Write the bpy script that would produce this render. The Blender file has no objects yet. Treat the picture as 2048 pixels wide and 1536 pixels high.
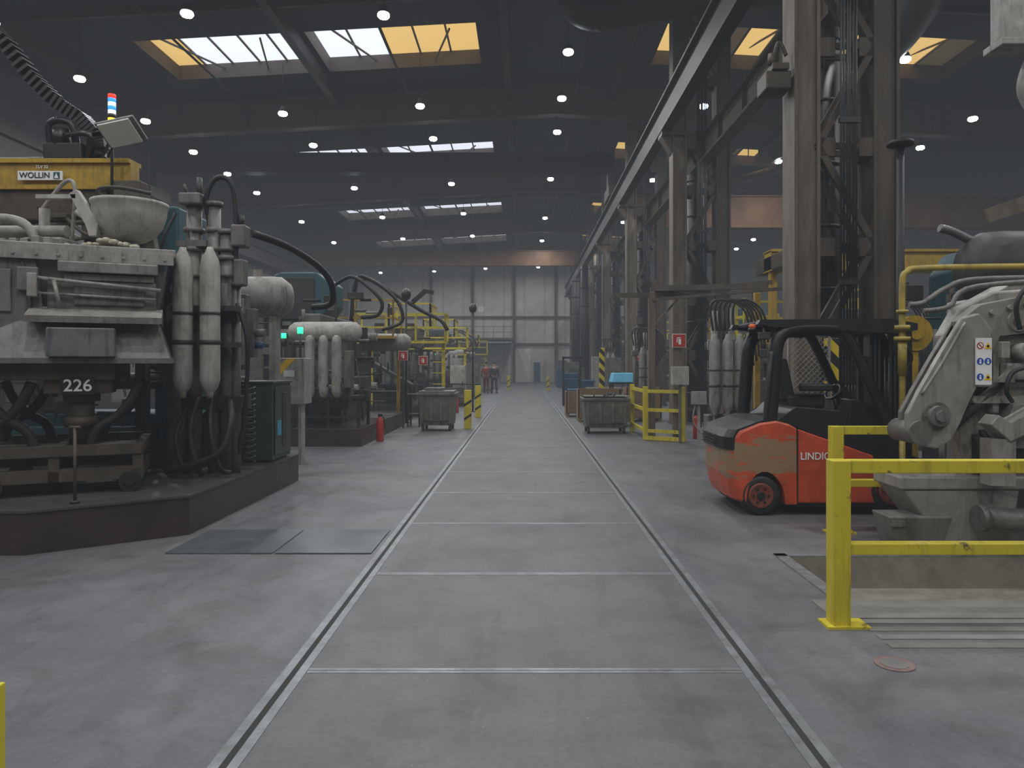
import bpy, bmesh, math, random
from mathutils import Vector, Matrix
R=random.Random(7)
sc=bpy.context.scene
COL=sc.collection
sc.view_settings.view_transform='Standard'
sc.view_settings.look='None'
sc.view_settings.exposure=0.0

# ------------------------------------------------------------------ helpers
def srgb(r,g,b):
    f=lambda c:(c/255/12.92 if c<=10 else ((c/255+.055)/1.055)**2.4)
    return (f(r),f(g),f(b),1)
def sc4(c,k): return (min(1,c[0]*k),min(1,c[1]*k),min(1,c[2]*k),1)

def mat(name,c,rough=.6,metal=0.,var=.16,scale=5.,dirt=None,da=.35,ds=3.0,bump=0.,stretch=None,hard=False,streak=0.):
    m=bpy.data.materials.new(name); m.use_nodes=True; nt=m.node_tree; N=nt.nodes; L=nt.links
    b=N['Principled BSDF']; c=srgb(*c)
    tc=N.new('ShaderNodeTexCoord'); src=tc.outputs['Object']
    if stretch:
        mp=N.new('ShaderNodeMapping'); mp.inputs['Scale'].default_value=stretch
        L.new(src,mp.inputs['Vector']); src=mp.outputs['Vector']
    n=N.new('ShaderNodeTexNoise'); n.inputs['Scale'].default_value=scale; n.inputs['Detail'].default_value=6
    L.new(src,n.inputs['Vector'])
    r=N.new('ShaderNodeValToRGB'); r.color_ramp.elements[0].position=.3; r.color_ramp.elements[1].position=.7
    r.color_ramp.elements[0].color=sc4(c,1-var); r.color_ramp.elements[1].color=sc4(c,1+var)
    L.new(n.outputs['Fac'],r.inputs['Fac']); out=r.outputs['Color']
    if dirt:
        n2=N.new('ShaderNodeTexNoise'); n2.inputs['Scale'].default_value=ds; n2.inputs['Detail'].default_value=9
        n2.inputs['Roughness'].default_value=.7
        L.new(src,n2.inputs['Vector'])
        mr=N.new('ShaderNodeMapRange')
        if hard: mr.inputs[1].default_value=.60; mr.inputs[2].default_value=.66; mr.inputs[4].default_value=.85
        else: mr.inputs[1].default_value=.40; mr.inputs[2].default_value=.72; mr.inputs[4].default_value=min(1,da*1.9)
        L.new(n2.outputs['Fac'],mr.inputs[0])
        mx=N.new('ShaderNodeMix'); mx.data_type='RGBA'; mx.inputs[7].default_value=srgb(*dirt)
        L.new(mr.outputs[0],mx.inputs[0]); L.new(out,mx.inputs[6]); out=mx.outputs[2]
        if streak:
            mp2=N.new('ShaderNodeMapping'); mp2.inputs['Scale'].default_value=(9,9,1.1); L.new(tc.outputs['Object'],mp2.inputs[0])
            n3=N.new('ShaderNodeTexNoise'); n3.inputs['Scale'].default_value=1.6; n3.inputs['Detail'].default_value=7; n3.inputs['Roughness'].default_value=.65; L.new(mp2.outputs[0],n3.inputs['Vector'])
            m3=N.new('ShaderNodeMapRange'); m3.inputs[1].default_value=.52; m3.inputs[2].default_value=.72; m3.inputs[4].default_value=streak; L.new(n3.outputs['Fac'],m3.inputs[0])
            x3=N.new('ShaderNodeMix'); x3.data_type='RGBA'; x3.inputs[7].default_value=sc4(srgb(*dirt),.45); L.new(m3.outputs[0],x3.inputs[0]); L.new(out,x3.inputs[6]); out=x3.outputs[2]
    L.new(out,b.inputs['Base Color'])
    b.inputs['Roughness'].default_value=rough; b.inputs['Metallic'].default_value=metal
    if bump:
        bp=N.new('ShaderNodeBump'); bp.inputs['Strength'].default_value=bump; bp.inputs['Distance'].default_value=.02
        L.new(n.outputs['Fac'],bp.inputs['Height']); L.new(bp.outputs[0],b.inputs['Normal'])
    return m
def emat(name,c,s):
    m=bpy.data.materials.new(name); m.use_nodes=True; b=m.node_tree.nodes['Principled BSDF']
    b.inputs['Base Color'].default_value=srgb(*c); b.inputs['Emission Color'].default_value=srgb(*c)
    b.inputs['Emission Strength'].default_value=s; return m

GL=mat('grey_light',(152,149,143),.5,0,.08,6,(98,92,84),.42,4,streak=.7)
GM=mat('grey_mid',(112,109,104),.5,.1,.1,6,(68,63,56),.42,4,streak=.7)
GD=mat('grey_dark',(62,60,58),.55,.2,.15,6,(36,34,31),.4,4)
WHT=mat('dusty_white',(176,173,166),.55,0,.07,7,(120,114,104),.4,4,streak=.6)
BRN=mat('grimy_brown_steel',(84,75,64),.6,.2,.18,5,(46,40,34),.4,3)
BRD=mat('dark_brown_steel',(44,40,36),.6,.2,.18,5,(28,25,23),.4,3)
BLK=mat('black_paint',(26,26,28),.42,0,.15,8,(54,52,49),.15,5)
RUB=mat('black_rubber',(25,24,24),.6,0,.15,9,(58,56,53),.2,6)
YEL=mat('safety_yellow',(200,182,46),.5,0,.06,6,(78,72,46),.3,7,hard=True,streak=.45)
YOR=mat('machine_yellow',(184,148,38),.5,0,.1,4,(104,84,36),.35,4,streak=.55)
TEA=mat('teal_paint',(40,86,92),.5,0,.12,4,(36,50,52),.42,4,streak=.5)
GRN=mat('dark_green_paint',(66,76,66),.5,0,.1,5,(46,50,44),.4,6,streak=.4)
COLM=mat('column_beige',(108,98,84),.65,.05,.12,3,(68,60,51),.42,2.5,stretch=(2,2,.4),streak=.5)
COLB=mat('column_brown',(74,64,53),.65,.05,.16,3,(46,40,34),.4,2.5,stretch=(2,2,.4))
GIR=mat('girder_grey_brown',(86,78,72),.75,.0,.15,1.5,(56,52,49),.4,1.5)
CRB=mat('runway_dark_brown',(52,46,41),.6,.1,.15,2,(34,31,28),.4,2)
CRN=mat('crane_brown',(132,98,70),.65,.05,.12,1.5,(84,64,50),.4,1.2)
DUC=mat('duct_dark_metal',(38,36,35),.55,.1,.15,4,(24,23,22),.4,2)
DUL=mat('duct_light_metal',(108,109,110),.4,.4,.1,4,(76,74,70),.4,2)
BLU=mat('blue_paint',(38,82,114),.5,0,.12,5,(40,50,56),.4,5)
RED=mat('red_paint',(170,40,32),.5,0,.1,6)
PWH=mat('sign_white',(225,225,222),.5,0,.04,6)
PYE=mat('sign_yellow',(232,190,40),.5,0,.04,6)
PBL=mat('sign_blue',(35,80,170),.5,0,.04,6)
BIN=mat('bin_grey',(110,108,98),.6,.2,.12,6,(70,66,57),.45,5,streak=.5)
WOOD=mat('crate_wood',(134,110,80),.75,0,.2,8,(86,68,49),.35,4,stretch=(1,1,6))
ORG=mat('forklift_orange',(196,76,44),.42,0,.07,5,(124,58,38),.3,6)
SKIN=mat('skin',(190,140,115),.6,0,.05,8)
STL=mat('worn_steel_edge',(134,136,138),.4,.3,.12,9,(92,92,91),.5,7)
STD=mat('dark_steel_plate',(94,98,100),.38,.3,.12,4,(68,70,71),.4,3)
ROCK=mat('slag_crumbs',(172,165,148),.9,0,.25,12,bump=.6)
PAPR=mat('label_blue',(70,150,180),.5,0,.1,8)
CLR=mat('clear_blue_cover',(110,190,225),.4,0,.08,4)
SG=mat('machine_silver_grey',(148,144,137),.42,.1,.07,4,(104,98,89),.42,3,streak=.6)
FG=mat('furnace_grey',(116,117,118),.42,.2,.08,4,(76,74,72),.45,2.5,streak=.75)
E_W=emat('lamp_white',(236,244,255),42)
E_R=emat('signal_red',(255,40,20),2.2); E_B=emat('signal_blue',(40,120,255),2.2); E_Y=emat('signal_yellow',(255,190,40),2.2)
E_G=emat('signal_green',(40,255,140),3); E_O=emat('beacon_orange',(200,90,40),.12)
E_SW=emat('signal_white',(240,240,240),1.0)

def scraped():
    m=ORG.copy(); m.name='forklift_orange_scraped'; nt=m.node_tree;N=nt.nodes;L=nt.links
    b=N['Principled BSDF']; old=b.inputs['Base Color'].links[0].from_socket
    tc=N.new('ShaderNodeTexCoord'); mp=N.new('ShaderNodeMapping'); mp.inputs['Scale'].default_value=(1.2,1.2,4)
    n=N.new('ShaderNodeTexNoise'); n.inputs['Scale'].default_value=2.6; n.inputs['Detail'].default_value=12; n.inputs['Roughness'].default_value=.72
    L.new(tc.outputs['Object'],mp.inputs['Vector']); L.new(mp.outputs[0],n.inputs['Vector'])
    sx=N.new('ShaderNodeSeparateXYZ'); L.new(tc.outputs['Object'],sx.inputs[0])
    a=N.new('ShaderNodeMath'); a.operation='SUBTRACT'; a.inputs[1].default_value=.62; L.new(sx.outputs[2],a.inputs[0])
    ab=N.new('ShaderNodeMath'); ab.operation='ABSOLUTE'; L.new(a.outputs[0],ab.inputs[0])
    mr=N.new('ShaderNodeMapRange'); mr.inputs[1].default_value=.12; mr.inputs[2].default_value=.38; mr.inputs[3].default_value=.15; mr.inputs[4].default_value=-.2
    L.new(ab.outputs[0],mr.inputs[0])
    ad=N.new('ShaderNodeMath'); ad.operation='ADD'; L.new(n.outputs['Fac'],ad.inputs[0]); L.new(mr.outputs[0],ad.inputs[1])
    r=N.new('ShaderNodeMapRange'); r.inputs[1].default_value=.545; r.inputs[2].default_value=.59; L.new(ad.outputs[0],r.inputs[0])
    mx=N.new('ShaderNodeMix'); mx.data_type='RGBA'; mx.inputs[7].default_value=srgb(140,114,86)
    L.new(r.outputs[0],mx.inputs[0]); L.new(old,mx.inputs[6]); L.new(mx.outputs[2],b.inputs['Base Color'])
    return m
ORS=scraped()
def hazard():
    m=bpy.data.materials.new('hazard_stripes'); m.use_nodes=True; nt=m.node_tree;N=nt.nodes;L=nt.links
    b=N['Principled BSDF']; tc=N.new('ShaderNodeTexCoord'); mp=N.new('ShaderNodeMapping'); mp.inputs['Rotation'].default_value=(0,math.radians(45),0)
    w=N.new('ShaderNodeTexWave'); w.inputs['Scale'].default_value=1.3; w.bands_direction='X'
    L.new(tc.outputs['Object'],mp.inputs[0]); L.new(mp.outputs[0],w.inputs[0])
    r=N.new('ShaderNodeValToRGB'); r.color_ramp.interpolation='CONSTANT'; r.color_ramp.elements[0].color=srgb(25,25,25); r.color_ramp.elements[1].position=.5; r.color_ramp.elements[1].color=srgb(210,182,36)
    L.new(w.outputs['Fac'],r.inputs[0]); L.new(r.outputs[0],b.inputs['Base Color']); return m
HAZ=hazard()

class M:
    def __init__(s): s.bm=bmesh.new()
    def _f(s,verts,mi,smooth=False):
        fs=set(f for v in verts for f in v.link_faces)
        for f in fs:
            f.material_index=mi
            if smooth and len(f.verts)<=4: f.smooth=True
        return fs
    def _bev(s,fs,bev,seg=2):
        es=list(set(e for f in fs for e in f.edges))
        bmesh.ops.bevel(s.bm,geom=es,offset=bev,segments=seg,affect='EDGES',profile=.5)
    def box(s,x0,x1,y0,y1,z0,z1,bev=0,mi=0,rot=None):
        m=Matrix.Translation(((x0+x1)/2,(y0+y1)/2,(z0+z1)/2))
        if rot: m=m@rot
        m=m@Matrix.Diagonal((abs(x1-x0),abs(y1-y0),abs(z1-z0),1))
        r=bmesh.ops.create_cube(s.bm,size=1,matrix=m); fs=s._f(r['verts'],mi)
        if bev: s._bev(fs,bev)
        return s
    def beam(s,p0,p1,w,h,mi=0,up=(0,0,1)):
        p0=Vector(p0);p1=Vector(p1); d=p1-p0; x=d.normalized(); u=Vector(up)
        if abs(x.dot(u))>.99: u=Vector((0,1,0))
        y=u.cross(x).normalized(); z=x.cross(y)
        m=Matrix((x,y,z)).transposed().to_4x4(); m=Matrix.Translation((p0+p1)/2)@m@Matrix.Diagonal((d.length,w,h,1))
        r=bmesh.ops.create_cube(s.bm,size=1,matrix=m); s._f(r['verts'],mi); return s
    def cyl(s,p0,p1,r,r2=None,seg=16,mi=0):
        p0=Vector(p0);p1=Vector(p1); d=p1-p0
        m=Matrix.Translation((p0+p1)/2)@d.to_track_quat('Z','Y').to_matrix().to_4x4()
        q=bmesh.ops.create_cone(s.bm,cap_ends=True,segments=seg,radius1=r,radius2=r if r2 is None else r2,depth=d.length,matrix=m)
        s._f(q['verts'],mi,True); return s
    def sph(s,c,r,mi=0,sc=(1,1,1),seg=12):
        m=Matrix.Translation(c)@Matrix.Diagonal((*sc,1))
        q=bmesh.ops.create_uvsphere(s.bm,u_segments=seg,v_segments=max(6,seg//2),radius=r,matrix=m); s._f(q['verts'],mi,True); return s
    def loft(s,rings,mi=0,smooth=False):
        V=[[s.bm.verts.new(p) for p in r] for r in rings]; n=len(V[0]); fs=[s.bm.faces.new(V[0]),s.bm.faces.new(V[-1][::-1])]
        for A,B in zip(V,V[1:]):
            for i in range(n):
                f=s.bm.faces.new((A[i],B[i],B[(i+1)%n],A[(i+1)%n])); f.smooth=smooth; fs.append(f)
        for f in fs: f.material_index=mi
        return s
    def prism(s,pts,a0,a1,axis='y',mi=0,bev=0):
        def P(p,a):
            if axis=='y': return (p[0],a,p[1])
            if axis=='x': return (a,p[0],p[1])
            return (p[0],p[1],a)
        A=[s.bm.verts.new(P(p,a0)) for p in pts]; B=[s.bm.verts.new(P(p,a1)) for p in pts]
        n=len(pts); fs=[s.bm.faces.new(A),s.bm.faces.new(B[::-1])]
        for i in range(n): fs.append(s.bm.faces.new((A[i],B[i],B[(i+1)%n],A[(i+1)%n])))
        for f in fs: f.material_index=mi
        if bev: s._bev(fs,bev)
        return s
    def frus(s,b,zb,t,zt,mi=0,bev=0):
        A=[s.bm.verts.new(v) for v in ((b[0],b[2],zb),(b[1],b[2],zb),(b[1],b[3],zb),(b[0],b[3],zb))]
        B=[s.bm.verts.new(v) for v in ((t[0],t[2],zt),(t[1],t[2],zt),(t[1],t[3],zt),(t[0],t[3],zt))]
        fs=[s.bm.faces.new(A),s.bm.faces.new(B)]
        for i in range(4): fs.append(s.bm.faces.new((A[i],B[i],B[(i+1)%4],A[(i+1)%4])))
        for f in fs: f.material_index=mi
        if bev: s._bev(fs,bev)
        return s
    def rev(s,prof,c,axis='z',seg=20,mi=0):
        rings=[]
        for r,h in prof:
            ring=[]
            for i in range(seg):
                a=2*math.pi*i/seg; u,v=r*math.cos(a),r*math.sin(a)
                p={'z':(u,v,h),'x':(h,u,v),'y':(u,h,v)}[axis]
                ring.append(s.bm.verts.new(Vector(c)+Vector(p)))
            rings.append(ring)
        for a,b in zip(rings,rings[1:]):
            for i in range(seg):
                f=s.bm.faces.new((a[i],a[(i+1)%seg],b[(i+1)%seg],b[i])); f.smooth=True; f.material_index=mi
        for ring in (rings[0],rings[-1]):
            f=s.bm.faces.new(ring); f.material_index=mi
        return s
    def tube(s,pts,r,seg=8,mi=0,sm=6):
        P=[Vector(p) for p in pts]
        if sm>1 and len(P)>2:
            Q=[]
            for i in range(len(P)-1):
                p0=P[max(0,i-1)];p1=P[i];p2=P[i+1];p3=P[min(len(P)-1,i+2)]
                for k in range(sm):
                    t=k/sm
                    Q.append(.5*((2*p1)+(-p0+p2)*t+(2*p0-5*p1+4*p2-p3)*t*t+(-p0+3*p1-3*p2+p3)*t**3))
            Q.append(P[-1]); P=Q
        rings=[]; nrm=None
        for i,p in enumerate(P):
            d=(P[min(i+1,len(P)-1)]-P[max(i-1,0)]).normalized()
            if nrm is None: nrm=d.orthogonal().normalized()
            else:
                nrm=(nrm-d*nrm.dot(d)); nrm=nrm.normalized() if nrm.length>1e-6 else d.orthogonal().normalized()
            b=d.cross(nrm)
            rings.append([s.bm.verts.new(p+r*(math.cos(2*math.pi*k/seg)*nrm+math.sin(2*math.pi*k/seg)*b)) for k in range(seg)])
        for a,b in zip(rings,rings[1:]):
            for i in range(seg):
                f=s.bm.faces.new((a[i],a[(i+1)%seg],b[(i+1)%seg],b[i])); f.smooth=True; f.material_index=mi
        for ring in (rings[0],rings[-1]):
            f=s.bm.faces.new(ring); f.material_index=mi
        return s
    def poly(s,pts,mi=0):
        f=s.bm.faces.new([s.bm.verts.new(p) for p in pts]); f.material_index=mi; return s
    def islands(s):
        seen=set(); out=[]
        for v in s.bm.verts:
            if v in seen: continue
            st=[v]; seen.add(v); isl=[]
            while st:
                a=st.pop(); isl.append(a)
                for e in a.link_edges:
                    o=e.other_vert(a)
                    if o not in seen: seen.add(o); st.append(o)
            out.append(isl)
        return out
    def split(s):
        isl=s.islands(); res=[]
        for k in isl:
            n=M(); mp={}
            for v in k: mp[v]=n.bm.verts.new(v.co)
            fs=set(f for v in k for f in v.link_faces)
            for f in fs:
                g=n.bm.faces.new([mp[v] for v in f.verts]); g.material_index=f.material_index; g.smooth=f.smooth
            res.append(n)
        s.bm.free(); return res
    def mesh(s,name,mats,off=(0,0,0),recalc=True):
        if recalc: bmesh.ops.recalc_face_normals(s.bm,faces=s.bm.faces)
        bmesh.ops.translate(s.bm,verts=s.bm.verts,vec=-Vector(off))
        me=bpy.data.meshes.new(name); s.bm.to_mesh(me); s.bm.free()
        for m in (mats if isinstance(mats,(list,tuple)) else [mats]): me.materials.append(m)
        return me
SPLIT={'hose','scissor_leg','valve_block','post','rail','fork','leg','tie_bar','stripe','platen','shoe','column','caster','strap','handrail','skid','fitting','bracket','actuator','brace'}
def tag(o,label,cat,group=None):
    o['label']=label; o['category']=cat
    if group: o['group']=group
def thing(name,label,cat,loc,group=None):
    e=bpy.data.objects.new(name,None); e.location=loc; e.empty_display_size=.2; COL.objects.link(e); tag(e,label,cat,group); return e
def part(par,name,m,mats,label=None,nosplit=False):
    ms=[m]
    if name in SPLIT and not nosplit:
        k=len(m.islands())
        if 1<k<=14: ms=m.split()
    for q in ms:
        me=q.mesh(name,mats,par.location); o=bpy.data.objects.new(name,me); COL.objects.link(o); o.parent=par
        if label: o['label']=label
        if name=='pipework': o['kind']='stuff'
    return o
def sub(par,root,name,m,mats,label=None):
    me=m.mesh(name,mats,root.location); o=bpy.data.objects.new(name,me); COL.objects.link(o); o.parent=par
    if label:o['label']=label
    return o
def solo(name,label,cat,m,mats,loc=None,group=None):
    if loc is None:
        xs=[v.co for v in m.bm.verts]
        loc=((min(v.x for v in xs)+max(v.x for v in xs))/2,(min(v.y for v in xs)+max(v.y for v in xs))/2,min(v.z for v in xs))
    me=m.mesh(name,mats,loc); o=bpy.data.objects.new(name,me); o.location=loc; COL.objects.link(o); tag(o,label,cat,group); return o
def struct(name,m,mats,recalc=True):
    me=m.mesh(name,mats,(0,0,0),recalc); o=bpy.data.objects.new(name,me); COL.objects.link(o); o['kind']='structure'; return o
def dup(e,loc,rz=None,label=None):
    def cp(o,par):
        n=o.copy(); COL.objects.link(n); n.parent=par
        for ch in list(o.children): cp(ch,n)
        return n
    n=cp(e,None); n.location=loc
    if rz is not None: n.rotation_euler=(0,0,rz)
    if label: n['label']=label
    return n
def text(par,name,s,loc,size,mt,rotz=0,label=None,sx=1):
    cu=bpy.data.curves.new(name,'FONT'); cu.body=s; cu.size=size; cu.align_x='CENTER'; cu.align_y='CENTER'; cu.extrude=.001; cu.offset=size*.012
    t=bpy.data.objects.new('tmp',cu); COL.objects.link(t)
    dg=bpy.context.evaluated_depsgraph_get(); dg.update()
    me=bpy.data.meshes.new_from_object(t.evaluated_get(dg)); bpy.data.objects.remove(t)
    me.transform(Matrix.Diagonal((sx,1,1,1))); me.materials.clear(); me.materials.append(mt)
    o=bpy.data.objects.new(name,me); COL.objects.link(o); o.parent=par
    root=par
    while root.parent: root=root.parent
    o.location=Vector(loc)-root.location; o.rotation_euler=(math.pi/2,0,rotz)
    if label:o['label']=label
    return o

# ------------------------------------------------------------------ camera
H=1.6
cam=bpy.data.cameras.new('camera'); cam.sensor_width=36; cam.lens=1450/2048*36
cam.shift_x=-25/2048; cam.shift_y=-37/2048; cam.clip_end=300
co=bpy.data.objects.new('camera',cam); co.location=(0,0,H); co.rotation_euler=(math.pi/2,0,0); COL.objects.link(co); sc.camera=co

# ------------------------------------------------------------------ room
def floor_mat():
    m=bpy.data.materials.new('industrial_concrete_floor'); m.use_nodes=True; nt=m.node_tree;N=nt.nodes;L=nt.links; b=N['Principled BSDF']
    tc=N.new('ShaderNodeTexCoord'); P=tc.outputs['Object']
    def noise(s,d,ro=.6,st=None,dist=0):
        n=N.new('ShaderNodeTexNoise'); n.inputs['Scale'].default_value=s; n.inputs['Detail'].default_value=d; n.inputs['Roughness'].default_value=ro; n.inputs['Distortion'].default_value=dist
        if st:
            mp=N.new('ShaderNodeMapping'); mp.inputs['Scale'].default_value=st; L.new(P,mp.inputs[0]); L.new(mp.outputs[0],n.inputs['Vector'])
        else: L.new(P,n.inputs['Vector'])
        return n.outputs['Fac']
    def ramp(f,p0,c0,p1,c1):
        r=N.new('ShaderNodeValToRGB'); r.color_ramp.elements[0].position=p0; r.color_ramp.elements[1].position=p1
        r.color_ramp.elements[0].color=c0; r.color_ramp.elements[1].color=c1; L.new(f,r.inputs[0]); return r.outputs[0]
    def mix(f,a,bb,t='MIX'):
        x=N.new('ShaderNodeMix'); x.data_type='RGBA'; x.blend_type=t
        if isinstance(f,float): x.inputs[0].default_value=f
        else: L.new(f,x.inputs[0])
        L.new(a,x.inputs[6]); L.new(bb,x.inputs[7]); return x.outputs[2]
    base=ramp(noise(.55,7,.6,None,.4),.32,srgb(92,92,95),.7,srgb(114,113,114))
    cen=ramp(noise(1.4,8,.6,None,.3),.3,srgb(88,88,89),.72,srgb(103,102,102))
    sx=N.new('ShaderNodeSeparateXYZ'); L.new(P,sx.inputs[0])
    ab=N.new('ShaderNodeMath'); ab.operation='ABSOLUTE'; L.new(sx.outputs[0],ab.inputs[0])
    lt=N.new('ShaderNodeMath'); lt.operation='LESS_THAN'; lt.inputs[1].default_value=1.17; L.new(ab.outputs[0],lt.inputs[0])
    c=mix(lt.outputs[0],base,cen)
    one=(1,1,1,1)
    c=mix(1.0,c,ramp(noise(28,5,.7),.3,(.78,.78,.78,1),.62,one),'MULTIPLY')
    c=mix(1.0,c,ramp(noise(1.6,6,.65,(2.6,.3,1),.8),.30,(.80,.80,.81,1),.5,one),'MULTIPLY')
    c=mix(1.0,c,ramp(noise(2.3,9,.7,None,1.0),.30,(.72,.71,.70,1),.50,one),'MULTIPLY')
    c=mix(1.0,c,ramp(noise(.8,5,.6,None,1.5),.30,(.80,.80,.80,1),.55,one),'MULTIPLY')
    w=N.new('ShaderNodeTexWave'); w.wave_type='RINGS'; w.rings_direction='Z'; w.inputs['Scale'].default_value=.4; w.inputs['Distortion'].default_value=1.5; w.inputs['Detail'].default_value=3
    mp=N.new('ShaderNodeMapping'); mp.inputs['Location'].default_value=(4,-3,0); L.new(P,mp.inputs[0]); L.new(mp.outputs[0],w.inputs[0])
    scf=ramp(w.outputs['Fac'],.0,(.86,.86,.86,1),.1,one)
    c=mix(ramp(noise(.9,4),.46,(0,0,0,1),.6,one),c,mix(1.0,c,scf,'MULTIPLY'))
    c=mix(1.0,c,ramp(noise(46,2,.5),.74,(0,0,0,1),.77,(.13,.13,.12,1)),'ADD')
    L.new(c,b.inputs['Base Color'])
    rr=N.new('ShaderNodeMapRange'); rr.inputs[3].default_value=.42; rr.inputs[4].default_value=.66; L.new(noise(1.1,6),rr.inputs[0]); L.new(rr.outputs[0],b.inputs['Roughness'])
    bp=N.new('ShaderNodeBump'); bp.inputs['Strength'].default_value=.15; bp.inputs['Distance'].default_value=.01; L.new(noise(30,6),bp.inputs['Height']); L.new(bp.outputs[0],b.inputs['Normal'])
    return m
FLM=floor_mat()
PITM=mat('pit_dusty_concrete',(136,129,117),.85,0,.12,4,(94,87,77),.5,3)
SHT=mat('dusty_sheet',(126,123,118),.6,.1,.1,6,(100,97,92),.4,4)
def linemat(name,c,axis,scale,depth,c2k=.6,dirt=(60,55,50)):
    m=mat(name,c,.75,0,.12,1.2,dirt,.25,.5); nt=m.node_tree;N=nt.nodes;L=nt.links; b=N['Principled BSDF']
    old=b.inputs['Base Color'].links[0].from_socket
    tc=N.new('ShaderNodeTexCoord'); w=N.new('ShaderNodeTexWave'); w.bands_direction=axis; w.inputs['Scale'].default_value=scale
    L.new(tc.outputs['Object'],w.inputs[0]); r=N.new('ShaderNodeValToRGB'); r.color_ramp.elements[0].color=(c2k,c2k,c2k,1); r.color_ramp.elements[0].position=0; r.color_ramp.elements[1].position=depth
    r.color_ramp.elements[1].color=(1,1,1,1)
    L.new(w.outputs['Fac'],r.inputs[0]); x=N.new('ShaderNodeMix'); x.data_type='RGBA'; x.blend_type='MULTIPLY'; x.inputs[0].default_value=1
    L.new(old,x.inputs[6]); L.new(r.outputs[0],x.inputs[7]); L.new(x.outputs[2],b.inputs['Base Color']); return m
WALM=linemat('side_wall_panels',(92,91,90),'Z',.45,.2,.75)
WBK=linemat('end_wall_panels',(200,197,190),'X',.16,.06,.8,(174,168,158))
CEM=linemat('dark_corrugated_roof',(24,27,32),'X',.6,.4,.8,(18,20,24))

def grid(xs,ys,zf,holes,mi=0,m=None):
    m=m or M()
    for x0,x1 in zip(xs,xs[1:]):
        for y0,y1 in zip(ys,ys[1:]):
            cx,cy=(x0+x1)/2,(y0+y1)/2
            if any(h[0]<cx<h[1] and h[2]<cy<h[3] for h in holes): continue
            m.poly([(x0,y0,zf(x0)),(x1,y0,zf(x1)),(x1,y1,zf(x1)),(x0,y1,zf(x0))],mi)
    return m
WL,WR,YF,YB=-17.,24.,-9.,70.
pit=(2.2,4.6,4.95,6.05)
fm=grid([WL,pit[0],pit[1],WR],[YF,pit[2],pit[3],YB],lambda x:0,[pit])
d=-.26
a,b_,c_,e_=pit
fm.poly([(a,c_,0),(a,e_,0),(a,e_,d),(a,c_,d)],1).poly([(b_,c_,0),(b_,c_,d),(b_,e_,d),(b_,e_,0)],1)
fm.poly([(a,e_,0),(b_,e_,0),(b_,e_,d),(a,e_,d)],1).poly([(a,c_,0),(a,c_,d),(b_,c_,d),(b_,c_,0)],1).poly([(a,c_,d),(a,e_,d),(b_,e_,d),(b_,c_,d)],1)
struct('floor',fm,[FLM,PITM],False)
RID=1.2
zc=lambda x:12.25-.055*abs(x-RID)
sky=[]
YS=((22.2,25.2),(34,36.6),(46.6,49.6),(58,61))
for y0,y1 in YS:
    for x0,x1 in ((-12,-7.3),(-6.75,-1.5),(4.4,9.1),(9.7,14.5)): sky.append((x0,x1,y0,y1))
xsC=[WL,-12,-7.3,-6.75,-1.5,RID,4.4,9.1,9.7,14.5,WR]
struct('ceiling',grid(xsC,[YF]+[v for y in YS for v in y]+[YB],zc,sky),[CEM],False)
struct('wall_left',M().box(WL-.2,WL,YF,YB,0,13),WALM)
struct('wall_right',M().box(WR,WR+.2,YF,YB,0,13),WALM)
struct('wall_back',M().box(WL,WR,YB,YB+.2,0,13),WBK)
struct('wall_front',M().box(WL,WR,YF-.2,YF,0,13),WALM)

SKW=emat('skylight_white',(234,240,252),1.5); SKY_=emat('skylight_yellowed',(250,208,128),1.0); SKF=mat('skylight_frame',(104,90,74),.6)
SKD=emat('skylight_dim',(120,104,76),.3)  # dull brown pane with weaker emission than the others
CURB=mat('skylight_curb',(104,94,86),.7,0,.12,1)
n=0
for si,(x0,x1,y0,y1) in enumerate(sky):
    n+=1; m=M(); h=.5
    for p,q in (((x0,y0),(x1,y0)),((x1,y0),(x1,y1)),((x1,y1),(x0,y1)),((x0,y1),(x0,y0))):
        m.poly([(p[0],p[1],zc(p[0])),(q[0],q[1],zc(q[0])),(q[0],q[1],zc(q[0])+h),(p[0],p[1],zc(p[0])+h)],0)
    k=5
    for i in range(k):
        a0=x0+(x1-x0)*i/k; a1=x0+(x1-x0)*(i+1)/k
        if x0<-11: yl = i==0 and si<4
        elif x0<0: yl = i>=2 and si<4
        else: yl=True
        mi=2 if yl else 1
        if x0>0 and ((x0<9 and i in (1,2,4)) or (x0>9 and i in(0,2,4))): mi=4
        m.poly([(a0,y0,zc(a0)+h),(a1,y0,zc(a1)+h),(a1,y1,zc(a1)+h),(a0,y1,zc(a0)+h)],mi)
        if i: m.beam((a0,y0,zc(a0)+h-.03),(a0,y1,zc(a0)+h-.03),.06,.05,3)
    m.beam((x0+.8,y0,zc(x0)+.1),(x0+1.6,y1,zc(x0)+h-.1),.05,.05,3)
    m.beam((x1-.8,y0,zc(x0)+.1),(x1-1.6,y1,zc(x0)+h-.1),.05,.05,3)
    struct('window_%d'%n,m,[CURB,SKW,SKY_,SKF,SKD],False)

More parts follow.
